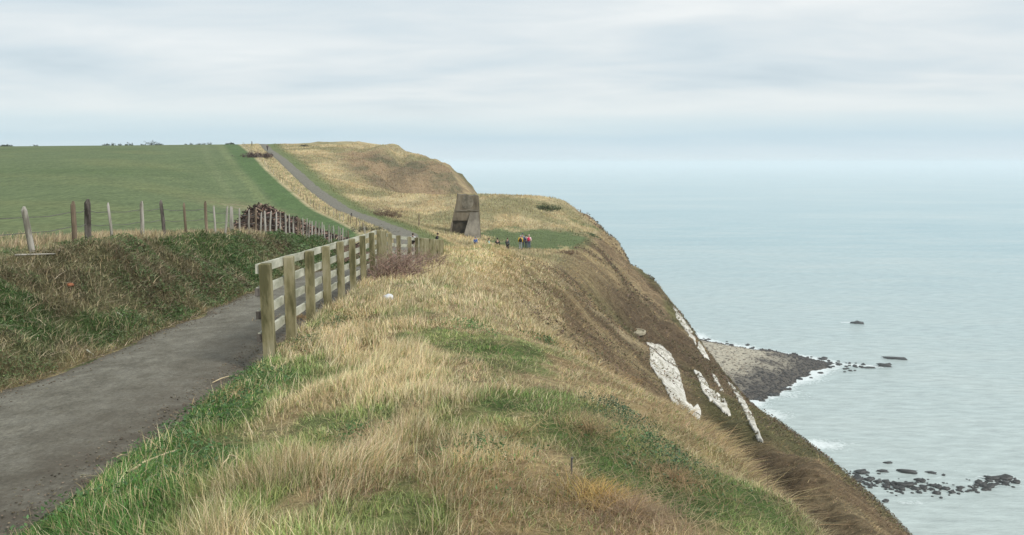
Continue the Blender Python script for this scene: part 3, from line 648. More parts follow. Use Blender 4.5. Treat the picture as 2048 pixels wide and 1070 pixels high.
o = blades('dry_grass', P[k], h[k], w[k], (ld+rng.normal(0, .30, (n, 2)))[k], jit(cdry[k], .28)); tag(o, 'tall straw coloured grass covering the clifftop mound', 'grass', kind='stuff')
k = ~isd; h = (tall*.8+.2)*rng.uniform(.06, .2, n); w = np.maximum(.005, .0009*y)*rng.uniform(.8, 1.6, n)
cg = np.where(green[:, None], zc_*1.6, mixc(zc_, GREEN*1.5, np.full(n, .75)))
cg = mixc(cg, C(.16,.22,.07), (rng.random(n) < .25)*.6)
o = blades('green_grass', P[k], h[k], w[k], (ld*.6+rng.normal(0, .4, (n, 2)))[k], jit(cg[k], .3)); tag(o, 'short green grass growing between the dry stalks beside the path', 'grass', kind='stuff')
# matted dead litter + broad low leaves on the mound
n = 60000; x, y, z, s = sample(n, near_w()*(cY < 26)*(1+1.6*sst(6.8,7.3,cS))); P = np.stack([x, y, z+.02], 1); zc_ = zone(x, y, s)
cl_ = mixc(mixc(zc_, C(.40,.30,.18), np.full(n, .6))*1.1, C(.16,.10,.06), (rng.random(n) < .3)*.7)
ang = rng.uniform(0, 6.28, n); ln = rng.uniform(1.0, 2.6, n)
o = blades('dead_grass_litter', P, rng.uniform(.04, .13, n), np.maximum(.003, .0008*y)*rng.uniform(.8, 1.5, n), np.stack([np.cos(ang)*ln, np.sin(ang)*ln], 1), jit(cl_, .35)); tag(o, 'matted dead stems lying in the grass of the mound', 'dead grass', kind='stuff')
# 2. cliff slope
n = 150000; x, y, z, s = sample(n, (cS >= 8.0)*(cS < 10.0)*(cY < 150)*(cY > 6)/(np.maximum(cY, 8)**1.25))
zc_ = zone(x, y, s); P = np.stack([x, y, z], 1); clump = fb(y*1.3+x*.1, x*.3, 95, 3)
h = np.clip(.4+1.3*(clump-.35), .2, 1.2)*rng.uniform(.16, .42, n); w = np.maximum(.007, .0009*y)*rng.uniform(.7, 1.4, n)
ln = np.stack([rng.normal(.95, .35, n), rng.normal(-.15, .3, n)], 1)
cs = mixc(zc_*1.35, C(.50,.37,.2), (rng.random(n) < .22)*.6); cs = mixc(cs, C(.13,.09,.06), (rng.random(n) < .2)*.7)
o = blades('slope_grass', P, h, w, ln, jit(cs, .3)); tag(o, 'wind combed brown grass on the steep cliff slope', 'grass', kind='stuff')
# 3. plateau and far verges
n = 90000; x, y, z, s = sample(n, (((cS >= 4.2)*(cS < 8.0)*(cY >= 55))+(cS >= 2.05)*(cS < 2.95)*(cY > 60)*2.0)*(cY < 270)/(np.maximum(cY, 40)**1.6))
zc_ = zone(x, y, s); P = np.stack([x, y, z], 1); lawn = (zc_[:,1] > zc_[:,0]*1.1)
h = np.where(lawn, .35, 1)*rng.uniform(.15, .45, n); w = np.maximum(.01, .0008*y)*rng.uniform(.7, 1.4, n)
o = blades('plateau_grass', P, h, w, rng.normal(.15, .35, (n, 2)), jit(zc_*1.3, .28)); tag(o, 'pale rough grass across the plateau round the concrete mirror', 'grass', kind='stuff')
n = 2600; x, y, z, s = sample(n, near_w()*(cY < 30)); zc_ = zone(x, y, s); k = (zc_[:,1] < zc_[:,0]*1.1) & (s < 6.95); k &= fb(x*.8, y*.8, 104, 3) > .45; P = np.stack([x, y, z], 1)
h = rng.uniform(.18, .36, n); o = blades('tall_stalks', P[k], h[k], np.maximum(.0035, .0008*y[k]), rng.normal(.1, .25, (int(k.sum()), 2)), jit(np.broadcast_to(C(.66,.55,.36), (int(k.sum()), 3)), .2), .1); tag(o, 'thin pale seed stalks standing above the grass of the mound', 'grass', kind='stuff')
# 4. dry strip behind the bank fence and short field grass
fe = np.interp(cY, Y, FX[:, 2]); dx = fe-cX
n = 70000; x, y, z, s = sample(n, (cS < 2.06)*(cS > .7)*((dx < 1.9)*(.3+1.3*sst(14,17.5,cY)*(1-.6*sst(19,22,cY)))+(dx < 9)*.7)*(cY > 8)*(cY < 60)/(np.maximum(cY, 8)**1.3))
dd_ = np.interp(y, Y, FX[:, 2])-x; P = np.stack([x, y, z], 1)
dr = (rng.random(n) < np.where(dd_ < 2.0, .3+.55*sst(14.6,17.2,y), .10)*sst(.42, .58, fb(x*.9, y*.6, 96, 3)+.12*sst(15,20,y))) 
h = np.where(dr, rng.uniform(.08, .32, n)*np.clip(.3+fb(x*.6,y*.6,97,3)*1.1, .3, 1.1), rng.uniform(.05, .12, n)); w = np.maximum(.006, .0009*y)*rng.uniform(.7, 1.3, n)
cc_ = np.where(dr[:, None], C(.46,.38,.24), FIELD*1.25); cc_ = mixc(cc_, C(.25,.2,.11), (rng.random(n) < .3)*.8)
o = blades('field_edge_grass', P, h, w, rng.normal(.12, .22, (n, 2)), jit(cc_, .25)); tag(o, 'strip of dry grass along the foot of the stake fence', 'grass', kind='stuff')
# 5. bank undergrowth: leaves and stems
def leaves(name, P, sz, colr, parent=None, flatk=.6):
    n = len(P); a = rng.normal(0, 1, (n, 3)); a[:, 2] *= flatk; a /= np.linalg.norm(a, axis=1)[:, None]
    b = rng.normal(0, 1, (n, 3)); b -= (b*a).sum(1)[:, None]*a; b /= np.linalg.norm(b, axis=1)[:, None]
    a = a*sz[:, None]; b = b*sz[:, None]*rng.uniform(.35, .6, (n, 1))
    V = np.stack([P-a, P-b*.9, P+a, P+b*.9], 1).reshape(-1, 3); o = 4*np.arange(n)[:, None]
    return npmesh(name, V, [np.concatenate([o, o+1, o+2, o+3], 1)], M_leaf, cols=np.repeat(colr, 4, 0), parent=parent)
wb = (cS >= 1.97)*(cS < 2.97)*(cY < 62)/(np.maximum(cY, 5)**1.45)
n = 170000; x, y, z, s = sample(n, wb); zc_ = zone(x, y, s)
g_ = sst(.38, .56, fb(x*1.1+3, y*1.1, 98, 4)); kk = rng.random(n) < .16+.5*g_
zc_ = mixc(zc_, C(.075,.13,.045), g_*.8)
P = np.stack([x, y, z+rng.uniform(0, .10, n)*(.4+g_)], 1)[kk]
c5 = mixc(zc_*1.3, DKGREEN*1.5, (rng.random(n) < .25)*.7)[kk]
o = leaves('bank_undergrowth', P, np.maximum(.010, .0012*y[kk])*rng.uniform(.7, 1.7, kk.sum()), jit(c5, .35)); tag(o, 'low leafy weeds and ivy growing over the bank', 'undergrowth', kind='stuff')
n = 62000; x, y, z, s = sample(n, wb); zc_ = zone(x, y, s); P = np.stack([x, y, z+.01], 1)
ang = rng.uniform(0, 6.28, n); ln = np.abs(rng.normal(.4, .6, n))+.2
c6 = mixc(zc_*1.25, C(.42,.35,.22), (rng.random(n) < .36)*.8); c6 = mixc(c6, C(.13,.11,.06), (rng.random(n) < .2)*.7)
o = blades('bank_dead_grass', P, rng.uniform(.05, .22, n)*np.clip(.4+fb(x,y,99,3), .4, 1.2), np.maximum(.004, .0008*y)*rng.uniform(.7, 1.4, n), np.stack([np.cos(ang)*ln+.2, np.sin(ang)*ln], 1), jit(c6, .35)); tag(o, 'dead grass stems tangled over the bank', 'dead grass', kind='stuff')
n = 3800; x, y, z, s = sample(n, wb*(cY < 40)); P = np.stack([x, y, z+.03], 1); ang = rng.uniform(0, 6.28, n); ln = rng.uniform(.8, 3.2, n)
o = blades('bank_pale_stems', P, rng.uniform(.08, .22, n), np.maximum(.006, .0009*y), np.stack([np.cos(ang)*ln, np.sin(ang)*ln], 1), jit(np.broadcast_to(C(.50,.42,.29), (n, 3)), .4), .2); tag(o, 'long pale dead stems sprawled over the bank', 'dead grass', kind='stuff')
# leafy weeds beside the path
n = 16000; x, y, z, s = sample(n, (cS >= 4.25)*(cS < 6.9)*(cY < 12)*(cY > 3)); zc_ = zone(x, y, s)
k = (zc_[:,1] > zc_[:,0]*1.5) & (fb(x*.9, y*.9, 101, 3) > .50)
P = np.stack([x, y, z+rng.uniform(.02, .12, n)], 1)[k]
o = leaves('leafy_weeds', P, rng.uniform(.008, .024, k.sum()), jit(np.broadcast_to(C(.085,.16,.06), (k.sum(), 3)), .4)); tag(o, 'patch of dark green leafy weeds beside the path', 'weeds', kind='stuff')

# dark leafy clumps and brown tangles on the mound
Pl, Sl, Cl = [], [], []
for (px, py, r, n_, c_) in [(1250,845,.30,900,(.06,.10,.05)),(1300,905,.34,1100,(.07,.12,.05)),(1350,940,.22,500,(.06,.10,.05)),(1225,822,.2,500,(.05,.085,.045)),(1096,690,.35,500,(.08,.13,.05)),(940,660,.45,700,(.10,.17,.06)),
        (620,690,.5,900,(.09,.13,.06)),(675,650,.5,600,(.09,.13,.06)),(1185,470,1.0,300,(.08,.11,.05)),(700,885,.25,500,(.07,.13,.045)),(960,915,.3,700,(.07,.12,.045)),(1100,660,.4,300,(.08,.12,.05))]:
    c0 = gpt(px, py); a = rng.uniform(0, 6.28, n_); d_ = np.abs(rng.normal(0, r, n_)); x = c0.x+d_*np.cos(a); y = c0.y+d_*np.sin(a)*1.5
    z = np.array([ground(q1, q2) for q1, q2 in zip(x, y)])+rng.uniform(.02, .16, n_)*(1-np.minimum(d_/r/2.5, .9)); Pl.append(np.stack([x, y, z], 1)); Sl.append(rng.uniform(.006, .015, n_)*max(1, c0.y/8)); Cl.append(np.broadcast_to(C(*c_)*1.35, (n_, 3)))
o = leaves('weed_clumps', np.concatenate(Pl), np.concatenate(Sl), jit(np.concatenate(Cl), .45), None, .9); tag(o, 'dark green leafy weed clumps scattered in the mound grass', 'weeds', kind='stuff')
Pl, Cl = [], []
for (px, py, r, n_, c_) in [(1260,1030,.22,2600,(.26,.19,.12)),(1200,1000,.12,1200,(.36,.25,.09)),(1350,960,.2,900,(.28,.2,.11)),(1270,760,.3,900,(.30,.21,.11)),(1110,620,.7,500,(.3,.21,.12)),(600,640,.5,1200,(.42,.28,.14)),(1180,860,.3,900,(.33,.25,.13)),(470,790,.3,500,(.38,.28,.15)),(1000,870,.2,500,(.35,.27,.13))]:
    c0 = gpt(px, py); a = rng.uniform(0, 6.28, n_); d_ = np.abs(rng.normal(0, r, n_)); x = c0.x+d_*np.cos(a); y = c0.y+d_*np.sin(a)
    Pl.append(np.stack([x, y, [ground(q1, q2)+.02 for q1, q2 in zip(x, y)]], 1)); Cl.append(np.broadcast_to(C(*c_), (n_, 3)))
Pl = np.concatenate(Pl); n = len(Pl); ang = rng.uniform(0, 6.28, n); ln = rng.uniform(.4, 2.4, n)
o = blades('brown_tussocks', Pl, rng.uniform(.06, .17, n), np.maximum(.003, .0008*Pl[:, 1]), np.stack([np.cos(ang)*ln, np.sin(ang)*ln], 1), jit(np.concatenate(Cl)*1.2, .45)); tag(o, 'collapsed rusty brown tussocks along the right side of the mound', 'dead grass', kind='stuff')

# scrub on the cliff slope, hanging over its lower edge
n = 60000; x, y, z, s = sample(n, (cS >= 8.05)*(cS < 10.02)*(cY < 150)*(cY > 14)*(1+2*sst(9.5,9.95,cS))/(np.maximum(cY, 14)**1.2))
k = (fb(y*.22+x*.05, x*.13, 121, 5)+.10*sst(9.6,9.98,s)) > .56; P = np.stack([x, y, z+rng.uniform(0, .45, n)], 1)[k]
cb = mixc(np.broadcast_to(C(.13,.12,.06), (int(k.sum()), 3)), C(.17,.115,.08), (rng.random(int(k.sum())) < .5)*1.0)
o = leaves('slope_scrub', P, np.maximum(.03, .0013*y[k])*rng.uniform(.6, 1.5, int(k.sum())), jit(cb, .45), None, 1.0); tag(o, 'dark low scrub in patches down the steep cliff slope', 'scrub', kind='stuff')
# grit along the path
n = 5000; t_ = rng.random(n); yv = 3.5+26*t_**1.6; sd_ = rng.random(n) < .6; rr0 = np.interp(yv, Y, GX[:, c4]); rl0 = np.interp(yv, Y, GX[:, c3])
xv = np.where(sd_, rr0-np.abs(rng.normal(0, .38, n))+.12, rl0+np.abs(rng.normal(0, .25, n))-.1); kf = rng.random(n) < .2; xv = np.where(kf, rl0+(rr0-rl0)*rng.random(n), xv)
zv = np.array([ground(a, b2) for a, b2 in zip(xv, yv)])+.045
V_, f_2, c_2 = rocks_mesh(np.stack([xv, yv, zv], 1), rng.uniform(.003, .008, n)*(1+yv/14), jit(np.broadcast_to(C(.15,.125,.09), (n, 3)), .6), .5)
tag(npmesh('loose_grit', V_, [f_2], M_boulder, cols=c_2), kind='stuff')
# ------------------------------------------------------------------ sticks
def sticks(name, P0, P1, r0, r1, colr, parent=None, mat=None, loc=None):
    P0 = np.asarray(P0, float); P1 = np.asarray(P1, float); n = len(P0); d = P1-P0; L_ = np.linalg.norm(d, axis=1)[:, None]+1e-9; d = d/L_
    a = np.cross(d, np.where(np.abs(d[:, 2:3]) < .9, [[0,0,1]], [[1,0,0]])); a /= np.linalg.norm(a, axis=1)[:, None]; b = np.cross(d, a)
    V = []
    for (P, r) in ((P0, r0), (P1, r1)):
        for k in range(4):
            an = k*pi/2; V.append(P+(a*cos(an)+b*sin(an))*np.asarray(r)[:, None])
    V = np.stack(V, 1).reshape(-1, 3); o = 8*np.arange(n)[:, None]
    F_ = [np.concatenate([o+k, o+(k+1)%4, o+4+(k+1)%4, o+4+k], 1) for k in range(4)]+[np.concatenate([o+3,o+2,o+1,o], 1), np.concatenate([o+4,o+5,o+6,o+7], 1)]
    return npmesh(name, V, F_, mat or M_twig, cols=np.repeat(colr, 8, 0), parent=parent, loc=loc)
def twigs_of(R, n, spread=.9, r=.012, base=(0,0,0)):
    """branching stems filling an ellipsoid dome of radii R; returns segments"""
    A, B, ra, rb = [], [], [], []; tips = []
    for i in range(n):
        p = np.array([random.gauss(0, R[0]*.45), random.gauss(0, R[1]*.45), -.05]); d = np.array([p[0]/R[0]*spread+random.gauss(0,.3), p[1]/R[1]*spread+random.gauss(0,.3), random.uniform(.7, 1.2)])
        hh = R[2]*random.uniform(.55, 1.05)*max(.35, 1-.5*(p[0]/R[0])**2-.5*(p[1]/R[1])**2); rr_ = r*random.uniform(.7, 1.3); m_ = 5
        for k in range(m_):
            q_ = p+d/np.linalg.norm(d)*hh/m_; A.append(p); B.append(q_); ra.append(rr_*(1-k/m_*.8)); rb.append(rr_*(1-(k+1)/m_*.8)+.001)
            for j in range(2):
                dd = d/np.linalg.norm(d)+np.random.default_rng(i*97+k*7+j).normal(0, .8, 3); t_ = q_+dd/np.linalg.norm(dd)*hh*random.uniform(.12, .3)
                A.append(q_); B.append(t_); ra.append(rr_*.45*(1-k/m_*.5)); rb.append(rr_*.15+.0008); tips.append(t_)
            p = q_; d = d+np.array([random.gauss(0,.35), random.gauss(0,.35), -.12])
    return np.array(A), np.array(B), np.array(ra), np.array(rb), np.array(tips)
def shrub(name, loc, R, ntw, nleaf, twc, lc, lsz, r, label, cat, group=None):
    e = empty(name, loc); A, B, ra, rb, tips = twigs_of(R, ntw, .9, r)
    sticks('branchwork', A, B, ra, rb, jit(np.broadcast_to(C(*twc), (len(A), 3)), .4), e)
    if nleaf:
        k = rng.integers(0, len(tips), nleaf); P = tips[k]+rng.normal(0, .06*max(R), (nleaf, 3)); P[:, 2] = np.maximum(P[:, 2], .02)
        leaves('crown', P, lsz*rng.uniform(.6, 1.5, nleaf), jit(np.broadcast_to(C(*lc), (nleaf, 3)), .45), e, 1.0)
    return tag(e, label, cat, group)
def gz(x, y, dz=0): return (x, y, ground(x, y)+dz)

# ------------------------------------------------------------------ post and rail fence
fence = tag(empty('wooden_fence', gz(-3.18, 10.2)), 'greenish timber post and rail fence between the path and the grassy mound', 'fence')
def fset(o): o.location = Vector(o.location)-fence.location; return o
FPX = pchip([10.2,12,15.7,19.3,25,27,29,30.8,32.5,34.3,36,38,42,48,53], [-3.18,-3.39,-3.68,-3.89,-4.15,-4.30,-4.38,-4.27,-4.10,-4.06,-4.10,-4.16,-4.3,-4.4,-4.6], np.arange(10.2, 53, 1.82)); FPY = np.arange(10.2, 53, 1.82)
FPT = pchip([10.2,12,13.8,15.7,17.5,19.3,22,25,28,31,40,52], [-1.29,-1.41,-1.53,-1.64,-1.73,-1.84,-1.97,-2.10,-2.46,-2.85,-3.80,-5.02], FPY)+H
tops = []
for i, (x, y, zt) in enumerate(zip(FPX, FPY, FPT)):
    zb2 = ground(x, y)-.12; hh = zt-zb2
    ang = math.atan2(FPX[min(i+1, len(FPX)-1)]-FPX[max(i-1,0)], FPY[min(i+1, len(FPX)-1)]-FPY[max(i-1,0)])
    Mr = Matrix.Rotation(-ang+random.uniform(-.04,.04), 3, 'Z') @ Matrix.Rotation(random.uniform(-.012,.012)-(.02 if i == 0 else 0), 3, 'Y')
    mb = MB().box((0,0,hh/2), (.14,.14,hh), Mr, bev=.012); 
    mb.v = [tuple(Vector(v)+Vector((x, y, zb2))-fence.location) for v in mb.v]
    mb.build('post', M_greenwood, fence); tops.append(Vector((x, y, zt)))
for i in range(len(tops)-1):
    a, b2 = tops[i], tops[i+1]; d = (b2-a); hv = Vector((d.x, d.y, 0)).normalized(); left = Vector((-hv.y, hv.x, 0))
    for k, dz in enumerate((-.07, -.37, -.67, -.97)):
        off_ = left*(.078+.024); p0 = a+off_+Vector((0,0,dz)); p1 = b2+off_+Vector((0,0,dz+random.uniform(-.01,.01)))
        dirv = (p1-p0).normalized(); ext = .05 if i == 0 else 0.0; p0 = p0-dirv*ext; p1 = p1-dirv*.002
        upv = Vector((0,0,1)); V = []
        for p in (p0, p1):
            for (sa, sb) in ((-1,-1),(1,-1),(1,1),(-1,1)): V.append(p+left*(.022*sa)+upv*(.062*sb)-fence.location)
        mb = MB().add(V, [(3,2,1,0),(4,5,6,7)]+[(j,(j+1)%4,(j+1)%4+4,j+4) for j in range(4)])
        mb.build('rail', M_palewood, fence)
        if i == 0 and k:
            eb = MB().box(p0-fence.location-dirv*.022, (.055,.04,.10)); eb.build('rail_end', M_darkwood, fence)
# pale lone posts
def lone_post(px, py, top, w, mat, label, ymin=2.0, y=None):
    p = gpt(px, py, ymin) if y is None else Vector(gz(float(ray(px, py)[0])*y, y)); hpx = py-top; hh = hpx/F*p.y*1.0
    mb = MB(); mb.tube([(0,0,-.2),(.01,0,hh*.5),(random.uniform(-.03,.03),.0,hh-.02),(0,0,hh)], [w,w*.96,w*.9,w*.55], 7)
    o = mb.build('post', mat); o.location = p; return tag(o, label, 'post')
lone_post(703, 436, 426, .09, M_darkwood, 'short dark post standing alone in the pale verge left of the road', 60)
lone_post(838, 455, 426, .07, M_brownwood, 'slim brown post alone in the pale grass left of the concrete mirror', 70)
lone_post(768, 480, 449, .075, M_palewood, 'tall pale post beyond the timber fence where the road bends', 30, y=42)

# ------------------------------------------------------------------ stake and wire fence on the bank
sf = empty('stake_fence', gz(-8.6, 14.5)); tag(sf, 'old stake and wire fence of weathered crooked stakes along the bank top', 'fence')
ST = [(67,508,413,46,-1.25,'g'),(148,494,402,148,1.1,'b'),(177,502,398,177,1.55,'d'),(225,484,405,216,.55,'p'),(284,476,402,282,.95,'g'),(329,475,400,321,.95,'k'),(373,468,405,368,.65,'b'),
      (414,466,402,410,.9,'b'),(431,467,411,428,.55,'p'),(449,465,412,455,.7,'p'),(462,466,412,461,.6,'p'),(467,466,413,465,.5,'g'),(480,466,416,479,.5,'g'),(497,467,418,498,.6,'g'),(511,468,416,512,.8,'b'),
      (520,468,424,522,.5,'g'),(530,469,421,530,.8,'g'),(540,469,422,541,.6,'p'),(552,470,424,552,.6,'g'),(560,471,425,560,.5,'g'),(571,472,427,571,.8,'g'),(580,473,428,579,.5,'p'),(588,474,432,587,.7,'g')]
x = 596
while x < 700:
    tt = (x-596)/104; ST.append((x+random.uniform(-1,1), 474+1.5*tt, 434+26*tt+random.uniform(-2,2), x+random.uniform(-2,3), random.uniform(.4,.7), random.choice('ggpb'))); x += random.uniform(5, 8.5)
mats_ = {'g': M_greywood, 'b': M_brownwood, 'd': M_darkwood, 'k': M_darkwood, 'p': M_greywood}
wirepts = []
for (bx_, by_, ty_, tx_, wd_, mk_) in ST:
    u, _ = ray(bx_, by_); y = 8.62/abs(float(u)); x = float(u)*y
    zg = ground(x, y); ztop = H+float(ray(tx_, ty_)[1])*y; xt = float(ray(tx_, ty_)[0])*y
    hh = max(ztop-zg, .3); r = abs(wd_)*.034+.011
    base = Vector((x, y, zg-.15)); top = Vector((xt, y+random.uniform(-.05,.05), zg+hh)); ml = base.lerp(top, .5)+Vector((random.uniform(-.015,.015), 0, 0))
    mb = MB().tube([base, ml, base.lerp(top, .93), top+Vector((r*.25,0,0))], [r*1.05, r, r*.92, r*.35], 7)
    mb.v = [tuple(Vector(v)-sf.location) for v in mb.v]; mb.build('stake', mats_[mk_], sf); wirepts.append(base.lerp(top, .80))
wirepts.sort(key=lambda p: p.y); wirepts = [Vector((-8.7, 6.0, ground(-8.7, 6)+.65)), Vector((-8.65, 10.0, ground(-8.65, 10)+.7))]+wirepts
for k, dz in enumerate((0, -.28)):
    P_l = []
    for i in range(len(wirepts)-1):
        a, b2 = wirepts[i], wirepts[i+1]; P_l += [a+Vector((-.03,0,dz)), a.lerp(b2, .5)+Vector((-.03,0,dz-.03))]
    P_l.append(wirepts[-1]+Vector((-.03,0,dz)))
    mb = MB().tube([p-sf.location for p in P_l], [.008]*len(P_l), 4); mb.build('wire', M_wire, sf)
# verge fence along the far side of the road
vf = empty('verge_fence', gz(float(np.interp(80, Y, FX[:,2])), 80)); tag(vf, 'line of tiny stakes along the pale verge climbing the far hill', 'fence')
y = 72.0; P_l = []
while y < 265:
    x = float(np.interp(y, Y, FX[:, 2]))+.4+random.uniform(-.15,.15); z = ground(x, y); hh = random.uniform(.9, 1.15)
    mb = MB().tube([Vector((x,y,z-.1))-vf.location, Vector((x+random.uniform(-.08,.08),y,z+hh))-vf.location], [.045,.035], 5); mb.build('stake', random.choice([M_greywood, M_brownwood]), vf); P_l.append(Vector((x,y,z+hh*.85))-vf.location)
    y += 2.6 if y < 130 else 4.2
MB().tube(P_l, [.004]*len(P_l), 3).build('wire', M_wire, vf)
o = lone_post(504, 292, 283, .16, M_darkwood, 'dark gatepost on the skyline where the verge meets the hilltop', 200)

# ------------------------------------------------------------------ heap of brushwood in the field
hc = Vector((-14.2, 45.0)); hp = gz(hc.x, hc.y)
heap = tag(empty('brushwood_heap', hp), 'dark heap of cut wood and brush in the field behind the stake fence', 'wood pile')
def heap_z(x, y):      # relative to heap base; ridge trails off to the right
    return 2.25*np.exp(-np.abs((x+.1)/1.4)**2.1-np.abs(y/1.8)**2.6)+1.35*np.exp(-((x-1.9)/1.4)**2-((y-1.0)/1.7)**2)+.9*np.exp(-((x-4.2)/1.9)**2-((y-2.0)/1.6)**2)
hx, hy = np.meshgrid(np.linspace(-4, 8.5, 70), np.linspace(-4, 6, 50)); hz_ = heap_z(hx, hy)*.9+(fb(hx*2, hy*2, 111, 3)-.5)*.5*np.minimum(heap_z(hx, hy), 1)-.12
gnd = np.array([[ground(hp[0]+a, hp[1]+b2)-hp[2] for a, b2 in zip(r1, r2)] for r1, r2 in zip(hx, hy)])
hi = np.arange(hx.size).reshape(hx.shape)
npmesh('heap_core', np.stack([hx, hy, hz_+gnd], -1).reshape(-1, 3), [np.stack([hi[:-1,:-1], hi[:-1,1:], hi[1:,1:], hi[1:,:-1]], -1).reshape(-1, 4)], vary('heap_debris', (.02,.015,.012), (.10,.07,.05), 3, .9, .8, 9), parent=heap)
n = 5200; x = rng.uniform(-3.4, 7.6, n); y = rng.uniform(-3.2, 4.5, n); hzv = heap_z(x, y); k = hzv > .22; x, y, hzv = x[k], y[k], hzv[k]
gg = np.array([ground(hp[0]+a, hp[1]+b2)-hp[2] for a, b2 in zip(x, y)])
P0 = np.stack([x, y, hzv*.9+gg-.05+rng.uniform(-.05, .14, len(x))], 1); a = rng.uniform(0, 6.28, len(x)); Lg = rng.uniform(.05, .19, len(x)); d = np.stack([np.cos(a)*Lg, np.sin(a)*Lg, rng.normal(0, .07, len(x))], 1)
cc_ = mixc(np.broadcast_to(C(.05,.035,.028), (len(x), 3)), C(.30,.21,.16), (rng.random(len(x)) < .33)*.9)
tag(sticks('branches', P0-d, P0+d, rng.uniform(.02, .05, len(x)), rng.uniform(.015, .04, len(x)), jit(cc_, .4), heap), kind='stuff')

# ------------------------------------------------------------------ shrubs
def bsh(px, py, y, R, *a, **k): 
    u, _ = ray(px, py); x = float(u)*y; return shrub('shrub', gz(x, y), R, *a, **k)
shrub('bramble_bush', gz(-3.45, 23.2), (.7, 2.2, 1.15), 170, 500, (.27,.19,.15), (.22,.15,.11), .014, .013, 'bare reddish bramble bush against the timber fence, nearest and largest', 'bush')
shrub('bramble_bush', gz(-3.7, 33.5), (1.0, 3.2, .9), 100, 400, (.27,.19,.14), (.24,.17,.11), .02, .014, 'brown bramble clump at the foot of the fence behind the largest bramble', 'bush')
shrub('bramble_bush', gz(-7.9, 36.0), (.8, 3.5, 1.1), 110, 400, (.24,.155,.125), (.15,.09,.06), .03, .012, 'reddish leafless scrub along the stakes across the path', 'bush')
bsh(772, 424, 112, (2.0,1.6,1.7), 60, 900, (.17,.11,.075), (.17,.12,.075), .09, .03, 'round brown bush right of the far road', 'bush')
bsh(1135, 486, 92, (1.35,.9,.75), 45, 500, (.16,.10,.065), (.18,.12,.075), .05, .02, 'low brown bush at the right end of the green lawn', 'bush')
bsh(1094, 424, 138, (3.0,1.5,1.1), 40, 1500, (.10,.09,.05), (.09,.115,.05), .12, .03, 'green scrub patch near the brow of the headland right of the mirror', 'bush')
bsh(516, 313, 196, (3.8,2.0,1.5), 60, 2500, (.10,.065,.055), (.11,.07,.06), .13, .04, 'dark brown thicket left of the road near the hilltop', 'bush')
bsh(735, 454, 80, (2.4,1.2,.8), 45, 900, (.12,.10,.07), (.13,.13,.08), .06, .02, 'grey green scrub where the verge ends at the bend of the road', 'bush')
bsh(608, 294, 255, (1.5,1,.7), 20, 500, (.08,.07,.05), (.10,.09,.06), .10, .03, 'tiny dark bush on the pale hilltop', 'bush')
for (px, w, hpx, lb) in [(212,10,5,'small flat bush at the left end of the skyline row'),(222,10,7,'rounded bush second from left in the skyline row'),(240,7,5,'low bush third from left in the skyline row'),(259,15,6,'wide low bush in the middle of the skyline row'),
    (285,8,4,'low bush just left of the tallest skyline bush'),(300,13,11,'tallest rounded bush on the field skyline'),(317,15,5,'low spreading bush just right of the tallest skyline bush'),
    (372,5,4,'very small bush left of a close group on the skyline'),(383,6,6,'small bush, left of the close group on the skyline'),(396,6,5,'small bush, middle of the close group on the skyline'),(407,6,5,'small bush, middle right of the skyline group'),(419,6,6,'small bush at the right of the close skyline group'),(460,22,4,'long low hedge bush on the skyline nearest the road'),
    (70,10,4,'lone tiny bush on the skyline at far left'),(12,22,4,'low hedge bush on the skyline at the left frame edge')]:
    yk = 285.0; u, _ = ray(px, 292); x = float(u)*yk
    # find the skyline row there
    zs = [(ground(float(u)*yy2, yy2)-H)/yy2 for yy2 in range(180, 400, 5)]; yk = 180+5*int(np.argmax(zs))+4; x = float(u)*yk
    sc_ = yk/F
    shrub('skyline_bush', gz(x, yk, -.1), (w*.55*sc_, w*.4*sc_, hpx*sc_*1.1), 14, 420, (.05,.05,.04), (.055,.075,.045), w*sc_*.05, .04, lb, 'bush', 'bushes along the skyline of the field')

# ------------------------------------------------------------------ concrete sound mirror
my = 104.0; mp = at(930, 476, my); bz = ground(mp.x, my)
mirror = tag(empty('sound_mirror', (mp.x, my, bz)), 'tall tapering weathered concrete acoustic mirror standing on the clifftop lawn', 'monument')
k_ = my/F
def mpt(px, py, dy=0): p = at(px, py, my+0); return Vector((p.x-mp.x, dy, p.z-bz))
def prism(name, pts_front, pts_back, mat, parent, dents=0):
    n = len(pts_front); mb = MB().add(list(pts_front)+list(pts_back), [tuple(range(n))[::-1], tuple(range(n, 2*n))]+[(i, (i+1)%n, (i+1)%n+n, i+n) for i in range(n)])
    return mb.build(name, mat, parent)
BOT = -.4
def col_(px, py, dy): v = mpt(px, py, dy); return v
def low(px, dy): v = mpt(px, 480, dy); v.z = BOT; return v
# slab: upper block, two side walls and a recessed dark panel between
S_l, S_r = 896, 962
fr = [low(S_l, 0), low(S_l+4, 0), col_(905.5, 441, 0), col_(937, 441, 0), low(937, 0), low(S_r, 0), col_(957.5, 391.5, 0), col_(950, 390.2, 0), col_(948, 391.6, 0), col_(940, 391, 0), col_(935,388.8,0), col_(926, 389.4, 0), col_(916, 388, 0)]
bk = [v+Vector((.5 if i < 4 else -.3, 2.4, 0)) for i, v in enumerate(fr)]
prism('slab', fr, bk, M_conc, mirror)
rc_f = [low(S_l+4.2, .3), low(937, .3), col_(937, 440, .3), col_(905.7, 440, .3)]
prism('recess', rc_f, [v+Vector((0,.2,0)) for v in rc_f], M_concdark, mirror)
bt_f = [low(926.5, -1.5), low(961.5, -1.5), col_(957, 424, -.01), col_(941, 424, -.01)]; bt_b = [v.copy() for v in bt_f]
for v in bt_b: v.y = -.005 if v.y > -.5 else -.005
bt_b[2].y = bt_b[3].y = .3; 
prism('buttress', bt_f, [low(926.5, .3), low(961.5, .3), col_(957, 424, .3), col_(941, 424, .3)], M_concpale, mirror)
